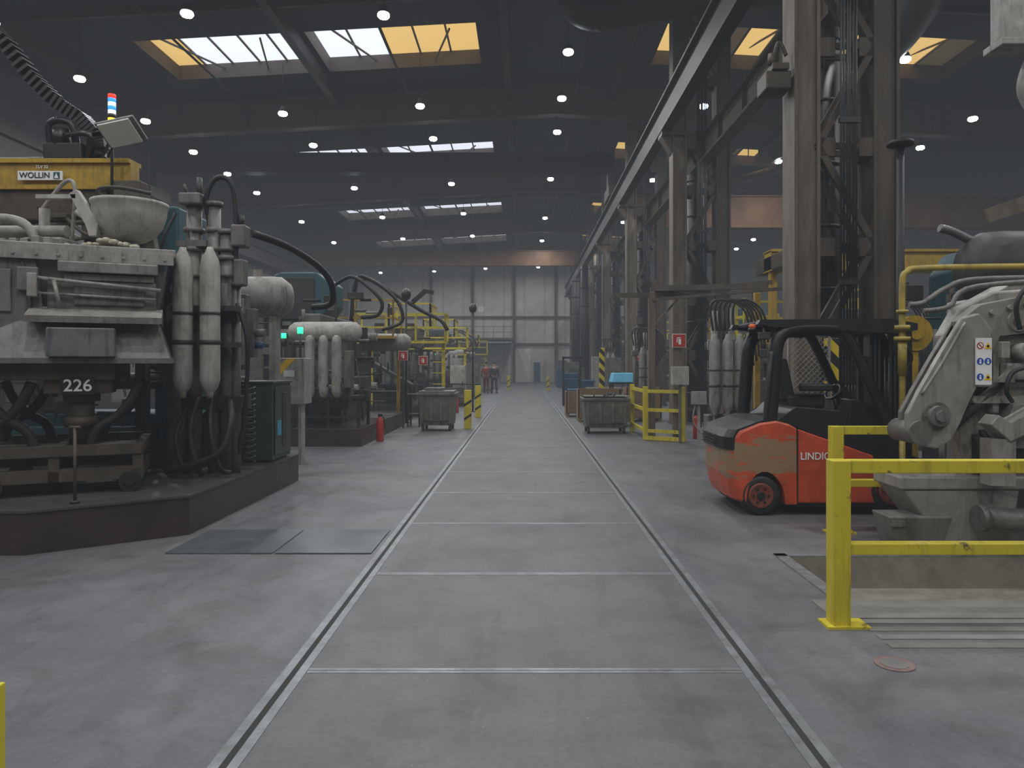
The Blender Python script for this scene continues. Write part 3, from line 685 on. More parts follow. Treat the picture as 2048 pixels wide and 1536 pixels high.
# ------------------------------------------------------------------ dosing furnace on lift cart
e=thing('furnace_cart','grey dosing furnace box on a rusty wheeled lifting cart','furnace',(-4.4,7.4,.375))
m=M().frus((-5.4,-3.62,7.0,8.3),1.95,(-5.5,-3.5,6.85,8.4),2.68,bev=.01); part(e,'body',m,FG)
m=M().box(-5.6,-3.42,6.78,8.45,2.68,2.76,.01); m.box(-5.6,-3.44,6.76,6.8,2.60,2.70)
for i in range(12): m.cyl((-5.5+i*.18,6.74,2.65),(-5.5+i*.18,6.77,2.65),.015,seg=6)
part(e,'rim',m,GL)
m=M().box(-4.42,-3.58,6.70,6.86,2.50,2.60,.01,rot=Matrix.Rotation(math.radians(10),4,'X')); m.box(-4.38,-3.62,6.78,6.90,2.42,2.48,.008); part(e,'upper_flap',m,GL)
dr=part(e,'door',M().box(-4.52,-3.60,6.80,6.88,2.12,2.42,.012).box(-4.3,-3.7,6.77,6.81,2.18,2.36,.01),GM)
m=M().cyl((-4.6,6.72,2.42),(-3.55,6.72,2.34),.018).cyl((-4.45,6.70,2.40),(-4.4,6.68,2.18),.018).cyl((-4.6,6.74,2.28),(-3.6,6.74,2.25),.012).box(-4.66,-4.58,6.68,6.82,2.24,2.46,.008); sub(dr,e,'handle',m,GL)
m=M().prism([(6.58,2.0),(6.56,2.06),(6.85,2.16),(6.9,2.1)],-4.66,-3.54,axis='x'); part(e,'lip',m,GL)
m=M().prism([(-5.4,2.66),(-4.62,2.66),(-4.55,2.1),(-4.75,1.95),(-5.4,1.75)],6.82,6.92,bev=.01); m.cyl((-4.72,6.8,2.6),(-4.62,6.8,2.0),.012); m.box(-4.75,-4.58,6.74,6.84,2.3,2.52,.01).box(-5.2,-4.8,6.79,6.83,2.1,2.5,.01); part(e,'side_cheek',m,FG)
m=M().frus((-5.4,-3.46,6.6,8.2),1.66,(-4.75,-3.58,6.8,8.1),2.02,bev=.01); m.box(-5.45,-3.44,6.58,8.22,1.62,1.67); part(e,'skirt',m,GM)
part(e,'junction_box',M().box(-4.48,-3.93,6.50,6.66,1.68,1.95,.01),FG)
m=M().box(-4.9,-3.95,6.75,7.9,1.46,1.62,.01).box(-5.0,-3.85,6.9,7.0,1.5,1.62); m.cyl((-4.26,7.0,.8),(-4.26,7.0,1.48),.11,seg=14).cyl((-4.26,7.0,1.0),(-4.26,7.0,1.1),.15).cyl((-4.26,7.0,1.25),(-4.26,7.0,1.33),.16)
m.box(-4.55,-3.98,6.80,7.2,1.33,1.48,.01); part(e,'lift_column',m,BRN)
part(e,'number_plate',M().box(-4.40,-4.12,6.735,6.75,1.32,1.49),BLK); text(e,'lettering','226',(-4.26,6.73,1.405),.16,PWH)
for x,sg in ((-4.85,1),(-4.85,-1),(-3.95,-1),(-5.25,1)):
    m=M()
    for yy in (6.85,7.8): m.tube([(x-.2*sg,yy,1.44),(x-.12*sg,yy,1.25),(x+.0*sg,yy,1.1),(x+.16*sg,yy,.98),(x+.22*sg,yy,.82)],.055,seg=4)
    part(e,'scissor_leg',m,BRD)
m=M()
for yy in (6.72,8.1): m.box(-5.4,-3.72,yy,yy+.1,.74,.84).box(-5.4,-3.72,yy,yy+.1,.50,.62)
for x in (-5.35,-4.5,-3.8): m.box(x,x+.09,6.74,8.2,.74,.82).box(x,x+.09,6.72,8.2,.5,.6); m.box(x,x+.09,6.74,6.8,.6,.76)
m.box(-5.4,-3.75,6.82,8.1,.72,.75)
part(e,'cart_frame',m,BRN)
for x in (-4.95,-3.82):
    for yy in (6.74,8.0):
        part(e,'wheel',M().cyl((x,yy-.04,.475),(x,yy+.04,.475),.1,seg=18).cyl((x,yy-.06,.475),(x,yy+.06,.475),.04).box(x-.06,x+.06,yy-.055,yy-.045,.46,.56),BRD)
e.location=(-4.65,7.45,.375); e.rotation_euler=(0,0,math.radians(24))
solo('lever_rod','rusty T-handled steel rod standing by the furnace cart','rod',M().cyl((-4.0,6.45,.375),(-4.0,6.45,1.05),.014,seg=8).cyl((-4.05,6.45,1.05),(-3.95,6.45,1.05),.014,seg=8).cyl((-4.0,6.45,.38),(-4.0,6.45,.40),.04),BRN)
e2=thing('ladle_bowl','dusty white casting ladle bowl resting on the furnace','ladle',(-3.92,7.2,2.78))
m=M().rev([(.10,.03),(.14,.04),(.24,.10),(.31,.2),(.345,.32),(.355,.40),(.365,.41),(.365,.44),(.34,.44),(.31,.3),(.2,.14),(.02,.08)],(-3.92,7.2,2.78),seg=32).cyl((-3.92,7.2,2.78),(-3.92,7.2,2.83),.08); part(e2,'bowl',m,WHT)
m=M().prism([(-4.42,3.27),(-4.34,3.31),(-4.12,2.98),(-4.14,2.84),(-4.22,2.84),(-4.24,2.95)],6.98,7.05,bev=.008); m.box(-4.75,-4.35,6.98,7.06,3.22,3.26); m.cyl((-4.36,7.0,3.1),(-4.2,7.1,2.95),.03); part(e2,'arm',m,WHT)
m=M().tube([(-4.2,7.2,3.24),(-4.1,6.95,3.3),(-3.85,6.88,3.3),(-3.6,7.0,3.27)],.02); part(e2,'rim_cord',m,GD)
e2.location=(-4.08,7.5,2.84)
m=M()
for i in range(90):
    x=R.gauss(-4.18,.17); y=R.uniform(7.15,7.5); r=R.uniform(.015,.045); m.sph((x,y,2.765+r*.6+max(0,.05-abs(x+4.15)*.2)),r,sc=(1,1,.7),seg=6)
o=solo('slag_heap','heap of crumbly pale slag on top of the furnace','slag',m,ROCK); o['kind']='stuff'
m=M().tube([(-5.6,7.0,2.9),(-5.2,7.0,3.02),(-4.85,7.0,2.98),(-4.7,7.0,2.78)],.045).cyl((-5.5,7.3,2.95),(-4.6,7.3,2.95),.06).cyl((-4.9,7.4,2.78),(-4.9,7.4,3.2),.05).box(-5.2,-4.9,7.3,7.6,2.77,2.95,.02)
for i in range(9): x=-5.5+i*.11; m.box(x,x+.07,6.95,7.1,2.77,2.80+R.uniform(0,.05),.008)
m.tube([(-4.7,7.5,2.78),(-4.65,7.5,3.4),(-4.75,7.5,3.5),(-5,7.5,3.2)],.02).box(-5.0,-4.6,7.2,7.5,2.77,2.88,.02)
solo('pipe_cluster','pale dusty pipes and fittings on the furnace lid','pipes',m,GL)
# spraying gantry
e3=thing('spray_gantry','yellow spraying gantry beam with grimy arms above the machine','gantry',(-5.6,8.8,.375))
m=M().box(-7.5,-4.62,8.5,8.7,3.70,3.98,.01).box(-7.5,-4.66,8.46,8.74,3.66,3.71).box(-7.5,-4.62,8.46,8.74,3.97,4.02); part(e3,'beam',m,YOR)
part(e3,'name_plate',M().box(-5.90,-5.38,8.44,8.455,3.76,3.865),PWH); text(e3,'lettering','WOLLIN',(-5.70,8.435,3.812),.092,BLK)
part(e3,'logo',M().box(-5.48,-5.41,8.432,8.44,3.775,3.85).poly([(-5.47,8.43,3.78),(-5.42,8.43,3.78),(-5.445,8.43,3.84)],1),[TEA,PWH]); text(e3,'small_lettering','TLV 32',(-5.65,8.485,3.925),.05,PWH)
m=M().box(-6.2,-5.3,8.5,8.75,3.3,3.66,.02).box(-4.8,-4.45,8.4,8.6,3.35,3.75,.02).box(-5.2,-4.9,8.5,8.7,3.1,3.66,.01).cyl((-6.2,8.6,3.4),(-4.5,8.6,3.36),.05).cyl((-6.0,8.5,3.2),(-5.0,8.5,3.3),.03)
m.beam((-4.5,8.6,3.4),(-4.4,8.6,2.9),.1,.12).box(-5.6,-5.4,8.6,8.7,2.8,3.4).tube([(-5.3,8.4,3.3),(-5.0,8.35,3.1),(-4.7,8.4,3.25)],.025).box(-7.2,-6.8,8.5,8.7,.375,3.7).box(-4.62,-4.5,8.6,8.72,.375,3.7)
for i in range(14):
    x=R.uniform(-6.1,-4.7); z=R.uniform(3.0,3.6); l=R.uniform(.1,.4); m.box(x,x+l,8.38,8.5,z,z+R.uniform(.04,.12),.008) if i%2 else m.cyl((x,8.42,z),(x+l,8.42,z+R.uniform(-.1,.1)),.018,seg=6)
part(e3,'spray_arm',m,BRN)
m=M().box(-5.65,-5.2,8.5,8.75,4.02,4.22,.02).cyl((-5.5,8.6,4.2),(-5.5,8.6,4.4),.1).tube([(-5.6,8.6,4.1),(-5.6,8.55,4.45),(-5.35,8.55,4.45),(-5.3,8.6,4.15)],.04).tube([(-5.2,8.6,4.05),(-5.1,8.5,4.3),(-5.4,8.5,4.3)],.03).tube([(-5.1,8.7,4.05),(-4.9,8.6,4.35),(-5.2,8.6,4.35)],.02).cyl((-6.5,8.7,4.06),(-5.1,8.7,4.06),.04)
part(e3,'carriage',m,BLK)
m=M(); P=[Vector(p) for p in [(-6.5,8.7,5.75),(-6.2,8.7,5.45),(-5.9,8.7,5.05),(-5.6,8.7,4.75),(-5.3,8.7,4.55),(-5.12,8.7,4.35),(-5.1,8.7,4.18),(-5.3,8.7,4.1)]]
m.tube(P,.06,seg=4)
for a,b in zip(P,P[1:]):
    for k in range(5):
        q=a.lerp(b,k/5); dd=(b-a).normalized(); m.beam(q-dd*.02,q+dd*.02,.2,.15)
part(e3,'cable_chain',m,BLK)
e4=thing('signal_tower','signal tower with red, blue and yellow lights on a pole','signal light',(-4.78,8.4,4.02))
part(e4,'pole',M().cyl((-4.78,8.4,3.4),(-4.78,8.4,4.45),.016,seg=8).beam((-4.78,8.4,3.4),(-4.78,8.5,3.4),.03,.03),BRD)
z=4.42
for mt in (E_Y,BLK,E_SW,E_B,E_SW,E_B,E_R):
    part(e4,'light_segment',M().cyl((-4.78,8.4,z),(-4.78,8.4,z+.042),.042,seg=16),mt); z+=.046
e5=thing('floodlight','flat rectangular floodlight on a slim pole','lamp',(-4.6,8.25,3.98))
rt=Matrix.Rotation(math.radians(-12),4,'Y')@Matrix.Rotation(math.radians(-38),4,'X')
part(e5,'housing',M().box(-4.80,-4.36,8.08,8.40,4.24,4.28,.01,rot=rt),GM)
part(e5,'lens',M().box(-4.76,-4.40,8.06,8.36,4.215,4.245,.004,rot=rt),emat('dim_lens',(170,172,160),.08))
part(e5,'pole',M().cyl((-4.8,8.35,4.0),(-4.62,8.28,4.26),.012,seg=6),BRD)

# ------------------------------------------------------------------ gas accumulators
def bottle(x,y,z0,h,r,mt=GL,label='tall pale grey gas accumulator cylinder strapped to a machine',stand=False):
    e=thing('gas_cylinder',label,'gas cylinder',(x,y,0 if stand else z0),'gas accumulator cylinders')
    pr=[(.03,0),(.035,.05),(r*.45,.07),(r*.8,.12),(r,.2),(r,h-.2),(r*.85,h-.1),(r*.5,h-.03),(.04,h),(.03,h+.03)]
    part(e,'body',M().rev(pr,(x,y,z0),seg=22),mt)
    part(e,'strap',M().cyl((x,y,z0+h*.36),(x,y,z0+h*.39),r*1.05,seg=22),GD)
    part(e,'strap',M().cyl((x,y,z0+h*.56),(x,y,z0+h*.58),r*1.05,seg=22),GD)
    if stand: part(e,'stand',M().cyl((x,y,0),(x,y,z0+.02),.025,seg=8).cyl((x,y,0),(x,y,.02),.09),GD)
    return e
b1=bottle(-3.70,7.85,1.25,1.6,.105,WHT); dup(b1,(-3.405,7.85,1.25))
e=thing('hydraulic_stand','tall grey hydraulic valve columns with black hoses','hydraulic unit',(-3.6,8.3,.375))
for x,zt,r in ((-3.78,3.42,.085),(-3.55,3.42,.07),(-3.40,3.1,.08),(-3.98,2.7,.14),(-3.30,2.5,.05)):
    m=M().cyl((x,8.3,.375),(x,8.3,zt),r,seg=14)
    for z in (2.6,2.9,zt-.3,zt): 
        if z<=zt: m.cyl((x,8.3,z),(x,8.3,z+.05),r*1.35,seg=14)
    part(e,'column',m,GM,nosplit=True)
part(e,'bracket',M().box(-4.05,-3.2,8.2,8.5,1.1,1.25).box(-3.95,-3.25,8.2,8.45,2.1,2.2).box(-3.9,-3.2,7.97,8.2,1.8,1.86).box(-3.9,-3.2,7.97,8.2,2.2,2.26),GD)
m=M().box(-3.9,-3.65,8.15,8.4,3.42,3.55,.02).box(-3.95,-3.6,8.2,8.4,2.95,3.02).box(-3.33,-3.17,8.2,8.4,2.95,3.2,.02).box(-3.28,-3.16,8.15,8.3,2.5,2.8,.02)
part(e,'valve_block',m,GM)
part(e,'fitting',M().cyl((-3.72,8.3,3.5),(-3.72,8.3,3.75),.03).cyl((-3.82,8.25,3.5),(-3.86,8.2,3.65),.02).cyl((-3.24,8.3,3.2),(-3.24,8.3,3.32),.03),GD)
m=M().tube([(-3.6,8.3,3.2),(-3.62,8.25,3.5),(-3.52,8.25,3.72),(-3.36,8.25,3.7),(-3.3,8.28,3.4),(-3.3,8.28,2.6),(-3.32,8.3,1.8),(-3.4,8.3,1.2)],.03,seg=8)
m.tube([(-3.2,8.5,3.15),(-2.95,9.0,3.08),(-2.8,9.8,2.95),(-2.72,10.2,2.75),(-2.8,10.5,2.5),(-3.1,10.6,2.45)],.045)
m.tube([(-3.3,8.1,1.2),(-3.2,7.9,1.0),(-3.25,7.8,.7),(-3.5,7.8,.55),(-3.9,7.9,.45)],.04)
m.tube([(-3.45,8.0,1.3),(-3.4,7.85,.9),(-3.3,7.85,.5),(-3.25,8.0,.42)],.025).tube([(-3.6,8.0,1.25),(-3.62,7.85,.9),(-3.55,7.85,.5),(-3.6,8.1,.4)],.03)
m.tube([(-3.75,8.1,1.2),(-3.8,7.9,.8),(-3.7,7.9,.42)],.025).tube([(-3.9,8.1,3.3),(-4.0,8.0,2.9),(-3.95,8.05,2.4)],.02)
m.tube([(-3.25,8.2,2.3),(-3.12,8.15,1.9),(-3.14,8.2,1.4),(-3.2,8.25,.9),(-3.3,8.3,.5)],.025)
part(e,'hose',m,RUB)
m=M()
pts_=[(-3.28+.08*math.cos(k*math.pi/4),8.6+.08*math.sin(k*math.pi/4),.45+k*.0085) for k in range(110)]; m.tube(pts_,.012,seg=5,sm=1)
part(e,'coiled_cable',m,GD)
e=thing('control_box','grey electrical control box with small coloured buttons on a stand','control box',(-3.55,8.95,.375))
part(e,'body',M().box(-3.72,-3.42,8.9,9.05,1.55,2.48,.012).box(-3.6,-3.54,8.98,9.04,.375,1.56),GM); part(e,'door',M().box(-3.70,-3.44,8.88,8.9,1.6,2.42,.006),GL)
for i in range(4): part(e,'button',M().cyl((-3.64+i*.05,8.86,2.2-(i%2)*.08),(-3.64+i*.05,8.885,2.2-(i%2)*.08),.015,seg=10),[PBL,RED,BLK,PBL][i])
part(e,'connector',M().cyl((-3.35,8.95,2.0),(-3.2,8.95,2.0),.05).cyl((-3.35,8.95,1.85),(-3.22,8.95,1.85),.04,mi=1).box(-3.42,-3.32,8.9,9.05,1.7,2.3,.01),[GM,BLU])
e=thing('green_cabinet','dark green oil-stained steel cabinet on the diamond plate platform','cabinet',(-3.4,9.5,.375))
part(e,'body',M().box(-3.62,-3.18,9.15,9.85,.40,1.38,.012).box(-3.64,-3.16,9.13,9.87,1.37,1.40,.004).box(-3.58,-3.22,9.2,9.8,.375,.42),GRN)
part(e,'door',M().box(-3.17,-3.158,9.2,9.8,.46,1.33,.004),GRN)
part(e,'louvre',M().box(-3.165,-3.150,9.45,9.6,.55,1.25,.003).box(-3.165,-3.15,9.25,9.4,.7,.9,.003,mi=1),[GD,PAPR])

def clutter(m,nb,xr,zr,yf,mis=3):
    for i in range(nb):
        x=R.uniform(*xr); z=R.uniform(*zr); y=yf(); l=R.uniform(.2,.85); k=i%3
        if k==0: m.box(x,x+R.uniform(.1,.35),y,y+.12,z,z+R.uniform(.08,.3),.01,mi=R.randrange(mis))
        elif k==1: m.cyl((x,y,z),(x+l*.8,y,z),R.uniform(.012,.04),seg=8,mi=R.randrange(mis))
        else: m.cyl((x,y,z),(x,y,z-l*.7),R.uniform(.012,.04),seg=8,mi=R.randrange(mis))
def machine_near():
    e=thing('die_casting_machine','large grimy teal and grey die casting machine behind the furnace','machine',(-6.2,9.3,.375))
    part(e,'bed',M().box(-8.6,-3.9,9.1,9.98,.375,1.0,.02).box(-8.6,-4.7,8.95,9.1,.4,.85,.02),TEA)
    part(e,'platen',M().box(-4.65,-4.35,9.1,9.95,.9,3.6,.03),TEA); part(e,'platen',M().box(-6.6,-6.1,9.1,9.95,.9,3.4,.03),GM)
    m=M()
    for z in (1.4,2.9): 
        for y in (9.15,9.8): m.cyl((-8.4,y,z),(-3.9,y,z),.1)
    part(e,'tie_bar',m,GM)
    m=M(); clutter(m,60,(-6.4,-4.1),(1.0,3.3),lambda:R.uniform(8.85,9.0)); part(e,'pipework',m,[GD,GM,BRD])
    m=M()
    for i in range(7):
        x=R.uniform(-4.5,-3.8); m.tube([(x,8.95,R.uniform(1.6,2.2)),(x+.2,8.8,1.2),(x+R.uniform(-.2,.2),8.85,.7),(x+.2,8.9,.42)],.022,seg=6)
    part(e,'hose',m,RUB)
    part(e,'step',M().box(-4.95,-4.2,8.75,8.95,.375,.62,.01).box(-4.2,-3.85,8.7,8.9,.375,.95,.01),BLK)
    return e
machine_near()
m=M().rev([(.05,-.9),(.2,-.86),(.29,-.7),(.3,-.55),(.3,.25),(.29,.4),(.2,.52),(.05,.56)],(-3.95,10.6,2.6),'x',24)
m.box(-4.5,-4.4,10.5,10.7,0,2.35).box(-3.7,-3.6,10.5,10.7,0,2.35); m.box(-3.95,-3.85,10.56,10.64,2.88,3.0)
solo('oil_tank','horizontal pale grey pressure tank on steel supports','tank',m,GL)

def railing(m,x0,x1,y0,y1,z,h=.9,mi=0,w=.02):
    pts=[(x0,y1),(x0,y0),(x1,y0),(x1,y1)]
    for (a,b),(c,d_) in zip(pts,pts[1:]):
        L_=math.hypot(c-a,d_-b); n_=max(1,int(L_/.8))
        for i in range(n_+1):
            x=a+(c-a)*i/n_; y=b+(d_-b)*i/n_; m.box(x-w,x+w,y-w,y+w,z,z+h,mi=mi)
        for hh in (h,h*.5): m.beam((a,b,z+hh),(c,d_,z+hh),w*2,w*2,mi=mi)
def machine(y,var=0):
    lab=('grey die casting machine with tanks and teal hood','grimy dark die casting machine with yellow railed platform')[var]
    e=thing('die_casting_machine',lab,'machine',(-5.4,y+2.6,0),'die casting machines along the aisle')
    part(e,'plinth',M().box(-8,-3.22,y,y+5.2,0,.36,.01),PLM)
    part(e,'bed',M().box(-8,-3.9,y+1.2,y+3.6,.36,1.1,.02).box(-7,-3.7,y+1.5,y+3.2,1.1,1.35,.02),GD)
    for x in (-7.4,-5.9,-4.7): part(e,'platen',M().box(x,x+.4,y+1.0,y+3.8,.5,2.7,.04),(GM,GD)[var])
    m=M()
    for z in (1.1,2.3):
        for yy in (y+1.4,y+3.4): m.cyl((-7.8,yy,z),(-3.6,yy,z),.09)
    part(e,'tie_bar',m,(GL,GM)[var])
    if var==0:
        m=M().prism([(-5.6,2.5),(-5.6,3.45),(-5.3,3.62),(-4.5,3.62),(-4.22,3.4),(-4.22,2.9),(-4.5,2.5)],y+1.4,y+2.6,bev=.03)
        part(e,'hood',m,TEA)
        part(e,'hood_panel',M().box(-5.5,-4.55,y+1.36,y+1.41,2.6,3.5,.01),GD)
        part(e,'tank',M().rev([(.04,-4.75),(.12,-4.72),(.19,-4.62),(.2,-4.5),(.2,-3.5),(.19,-3.38),(.12,-3.3),(.04,-3.27)],(0,y+.3,2.28),'x',20).cyl((-4.4,y+.3,2.06),(-4.4,y+.3,2.1),.22),WHT)
        part(e,'tank',M().rev([(.04,-4.3),(.14,-4.26),(.23,-4.1),(.23,-3.1),(.14,-2.98),(.04,-2.95)],(0,y+4.6,2.2),'x',20),GL)
    else:
        m=M(); m.box(-5.3,-2.5,y+.3,y+1.0,2.3,2.38); railing(m,-5.3,-2.5,y+.3,y+1.0,2.38,.85,w=.028)
        railing(m,-4.6,-3.2,y+2.0,y+3.6,2.9,.8,w=.028)
        for x in (-4.9,-2.6): m.box(x-.05,x+.05,y+.6,y+.7,0 if x>-3 else .36,2.3)
        for i in range(6): m.box(-2.9,-2.5,y+.32,y+.36,.3+i*.35,.33+i*.35)
        part(e,'guard_platform',m,YEL)
        part(e,'furnace_box',M().frus((-4.9,-3.6,y+1.6,y+2.8),2.2,(-5.0,-3.5,y+1.5,y+2.9),2.85,bev=.02),FG)
    for x in (-4.25,-3.98,-3.72): part(e,'accumulator',M().rev([(.03,.95),(.09,1.0),(.1,1.1),(.1,2.05),(.08,2.16),(.03,2.2)],(x,y+.05,0),seg=16),(GL,GM)[var])
    part(e,'valve_block',M().box(-4.5,-4.34,y+.0,y+.35,1.0,1.95,.02).box(-4.5,-3.5,y+.3,y+.6,.95,1.15,.02).box(-3.6,-3.45,y+.1,y+.4,1.15,1.9,.02),GM)
    m=M()
    for x in (-4.6,-3.9,-3.3):
        for yy in (y+.1,y+1.0): m.box(x-.03,x+.03,yy-.03,yy+.03,.36,2.06 if x==-4.6 else 1.0)
    m.box(-4.65,-3.25,y+.05,y+1.05,.94,1.0).box(-4.65,-3.25,y+.05,y+.1,.55,.6)
    part(e,'frame',m,BRD)
    m=M(); clutter(m,100,(-5.6,-3.4),(.6,3.0),lambda:R.choice((y+R.uniform(.55,1.0),y+R.uniform(3.9,4.9)))); part(e,'pipework',m,[GD,GM,BRD])
    m=M()
    if var==0:
        m.tube([(-4.0,y+1,3.3),(-3.6,y+.8,3.45),(-3.2,y+.7,3.2),(-2.95,y+.7,2.9),(-3.05,y+.75,2.65),(-3.4,y+.8,2.6)],.04)
        m.tube([(-3.9,y+2,2.6),(-3.8,y+2,3.5),(-3.5,y+2,3.55),(-2.9,y+2,3.1),(-2.75,y+2,2.6),(-3.2,y+2,2.4)],.04)
    for i in range(6):
        x=R.uniform(-4.3,-3.4); m.tube([(x,y+.4,R.uniform(1.2,2.0)),(x+.15,y+.05,1.3),(x+R.uniform(-.2,.3),y+.0,.9),(x+.2,y+.2,.5)],.018,seg=6)
    part(e,'hose',m,RUB)
    if var==0:
        m=M(); railing(m,-5.2,-3.3,y+3.9,y+5.1,2.35,.9); m.box(-5.2,-3.3,y+3.9,y+5.1,2.28,2.35)
        for x in (-5.1,-3.35): m.box(x-.04,x+.04,y+4.9,y+5.0,.36,2.3)
        part(e,'guard_rail',m,YOR)
        m=M().cyl((-4.85,y+.3,.36),(-4.85,y+.3,2.15),.02,mi=1).cyl((-4.85,y+.3,2.15),(-4.85,y+.3,2.25),.05,mi=0).cyl((-4.85,y+.3,2.0),(-4.85,y+.3,2.15),.05,mi=1)
        part(e,'signal_light',m,[E_G,GD])
    return e
m2=machine(14.3); m3=machine(22.6,1)
for y in (39.5,): dup(m2,(-5.4,y+2.6,0))
for y in (31,48): dup(m3,(-5.4,y+2.6,0))
for y,q in ((13.6,m3),(23,m2),(32,m3),(41,m2),(50,m3)): dup(q,(8.3,y+2.6,0),math.pi)
for y in (16,27,38): dup(m3,(-12.5,y,0),math.pi)

e=thing('switch_cabinet','pale grey switch cabinet with a diagonal yellow stripe','cabinet',(-3.8,11.8,0))
part(e,'body',M().box(-4.05,-3.52,11.6,12.0,.98,1.72,.01).box(-3.95,-3.9,11.7,11.9,0,1.0).box(-3.65,-3.6,11.7,11.9,0,1.0),WHT)
part(e,'stripe',M().prism([(-4.04,1.46),(-3.80,1.71),(-3.66,1.71),(-4.04,1.32)],11.59,11.6),PYE)
part(e,'label_plate',M().box(-3.85,-3.68,11.59,11.6,1.42,1.52),PWH)
part(e,'lamp',M().cyl((-3.65,11.8,1.72),(-3.65,11.8,2.12),.02).cyl((-3.65,11.8,2.12),(-3.65,11.8,2.22),.045,mi=1),[GD,E_G])

def bin_(x0,x1,y0,h,lid,label):
    y1=y0+.9; e=thing('waste_bin',label,'bin',((x0+x1)/2,(y0+y1)/2,0),'steel scrap bins')
    m=M().frus((x0+.06,x1-.06,y0+.06,y1-.06),.14,(x0,x1,y0,y1),h,bev=.015)
    for i in range(4): x=x0+.1+(x1-x0-.2)*i/3; m.box(x-.03,x+.03,y0-.0,y0+.08,.2,h-.05)
    part(e,'body',m,BIN)
    part(e,'rim',M().box(x0-.03,x1+.03,y0-.03,y1+.03,h-.06,h,.01),BIN)
    m=M()
    for x in (x0+.12,x1-.12):
        for y in (y0+.12,y1-.12): m.cyl((x-.03,y,.07),(x+.03,y,.07),.07)
    part(e,'caster',m,BLK)
    part(e,'handle',M().cyl((x0+.15,y0-.03,.25),(x1-.15,y0-.03,.25),.02),GD)
    if lid=='lid': part(e,'lid',M().box(x0+.02,x1-.02,y0+.02,y1-.02,h,h+.05,.01).box(x0+.15,x1-.3,y0+.2,y1-.1,h+.05,h+.12,.01),GM)
    else:
        m=M()
        for i in range(6): xx=R.uniform(x0+.2,x1-.3); m.cyl((xx,y0+.4,h-.05),(xx+.02,y0+.4,h+.08),.02)
        part(e,'contents',m,GD)
    return e
bin_(-2.60,-1.70,17.6,.93,'lid','grey metal waste bin with lid on casters beside the aisle')
bin_(1.38,2.45,16.9,.84,'open','large grey steel scrap bin on casters beside the aisle')
bin_(1.62,2.75,18.9,.8,'open','grey steel scrap bin standing behind another bin')
def crate(x,y,w,d_,h,z=0,label='wooden slatted crate beside the aisle'):
    m=M()
    for i in range(4): zz=z+.12+i*(h-.12)/4; m.box(x,x+w,y,y+.03,zz,zz+(h-.12)/4-.02).box(x,x+w,y+d_-.03,y+d_,zz,zz+(h-.12)/4-.02).box(x,x+.03,y,y+d_,zz,zz+(h-.12)/4-.02).box(x+w-.03,x+w,y,y+d_,zz,zz+(h-.12)/4-.02)
    for xx in (x,x+w/2-.05,x+w-.1): m.box(xx,xx+.1,y-.02,y+d_+.02,z,z+.12)
    for xx in (x+.05,x+w-.12): m.box(xx,xx+.07,y-.02,y,z+.1,z+h)
    m.box(x,x+w,y,y+d_,z+.1,z+.13)
    return solo('wooden_crate',label,'crate',m,WOOD,group='wooden crates')
crate(1.52,20.5,1.2,.8,.95); crate(1.3,22.6,1.1,.8,.8); crate(2.9,20.6,1.0,.8,1.0)
for p in ((1.65,26.6,.7,BLU),(1.75,30.5,.95,BLU),(2.2,25.0,.8,GM)):
    x,y,h,mt=p; e=thing('skip_container','painted steel skip container beside the aisle','container',(x+.6,y+.5,0),'steel skip containers')
    part(e,'body',M().frus((x+.15,x+1.05,y+.1,y+.9),.1,(x,x+1.2,y,y+1.0),h,bev=.02),mt); part(e,'rim',M().box(x-.03,x+1.23,y-.03,y+1.03,h-.04,h+.02,.01),mt); part(e,'skid',M().box(x+.2,x+.3,y+.1,y+.9,0,.1).box(x+.9,x+1.0,y+.1,y+.9,0,.1),GD)
e=thing('pallet_stacker','dark blue pallet stacker truck parked beside the aisle','truck',(1.9,28.9,0))
part(e,'body',M().box(1.55,2.2,28.9,29.5,.12,1.1,.04).box(1.6,2.15,28.95,29.2,1.1,1.3,.03),BLU); part(e,'mast',M().box(1.5,1.58,28.75,28.85,0,1.95).box(2.17,2.25,28.75,28.85,0,1.95).box(1.5,2.25,28.75,28.85,1.87,1.95),BLK)
part(e,'wheel',M().cyl((1.6,29.2,.12),(1.7,29.2,.12),.12),BLK); part(e,'fork',M().box(1.6,1.7,28.0,28.75,.05,.1).box(2.05,2.15,28.0,28.75,.05,.1),BLK)
e=thing('work_table','dark steel work table carrying a blue cover','table',(3.05,23.6,0))
part(e,'table_top',M().box(2.75,3.6,23.2,24.0,1.0,1.05),BRD); part(e,'leg',M().box(2.8,2.85,23.25,23.3,0,1).box(3.5,3.55,23.25,23.3,0,1).box(2.8,2.85,23.9,23.95,0,1).box(3.5,3.55,23.9,23.95,0,1),BRD)
solo('plastic_cover','light blue translucent cover sheet laid over a work table','cover',M().frus((2.78,3.58,23.22,23.98),1.05,(2.85,3.5,23.3,23.9),1.36,bev=.03),CLR)
def bollard(x,y,h):
    e=thing('striped_bollard','yellow and black striped steel guard post beside the aisle','bollard',(x,y,0),'striped guard posts')
    part(e,'post',M().box(x-.09,x+.09,y-.06,y+.06,0,h,.01),YEL); part(e,'stripe',M().prism([(x-.092,h-.42),(x-.092,h-.35),(x+.092,h-.23),(x+.092,h-.3)],y-.062,y+.062).prism([(x-.092,h-.77),(x-.092,h-.7),(x+.092,h-.58),(x+.092,h-.65)],y-.062,y+.062),BLK); return e
bollard(-1.43,18.3,.98); bollard(-1.43,22.3,.98); bollard(-1.0,46,.95); bollard(1.5,46,.95)
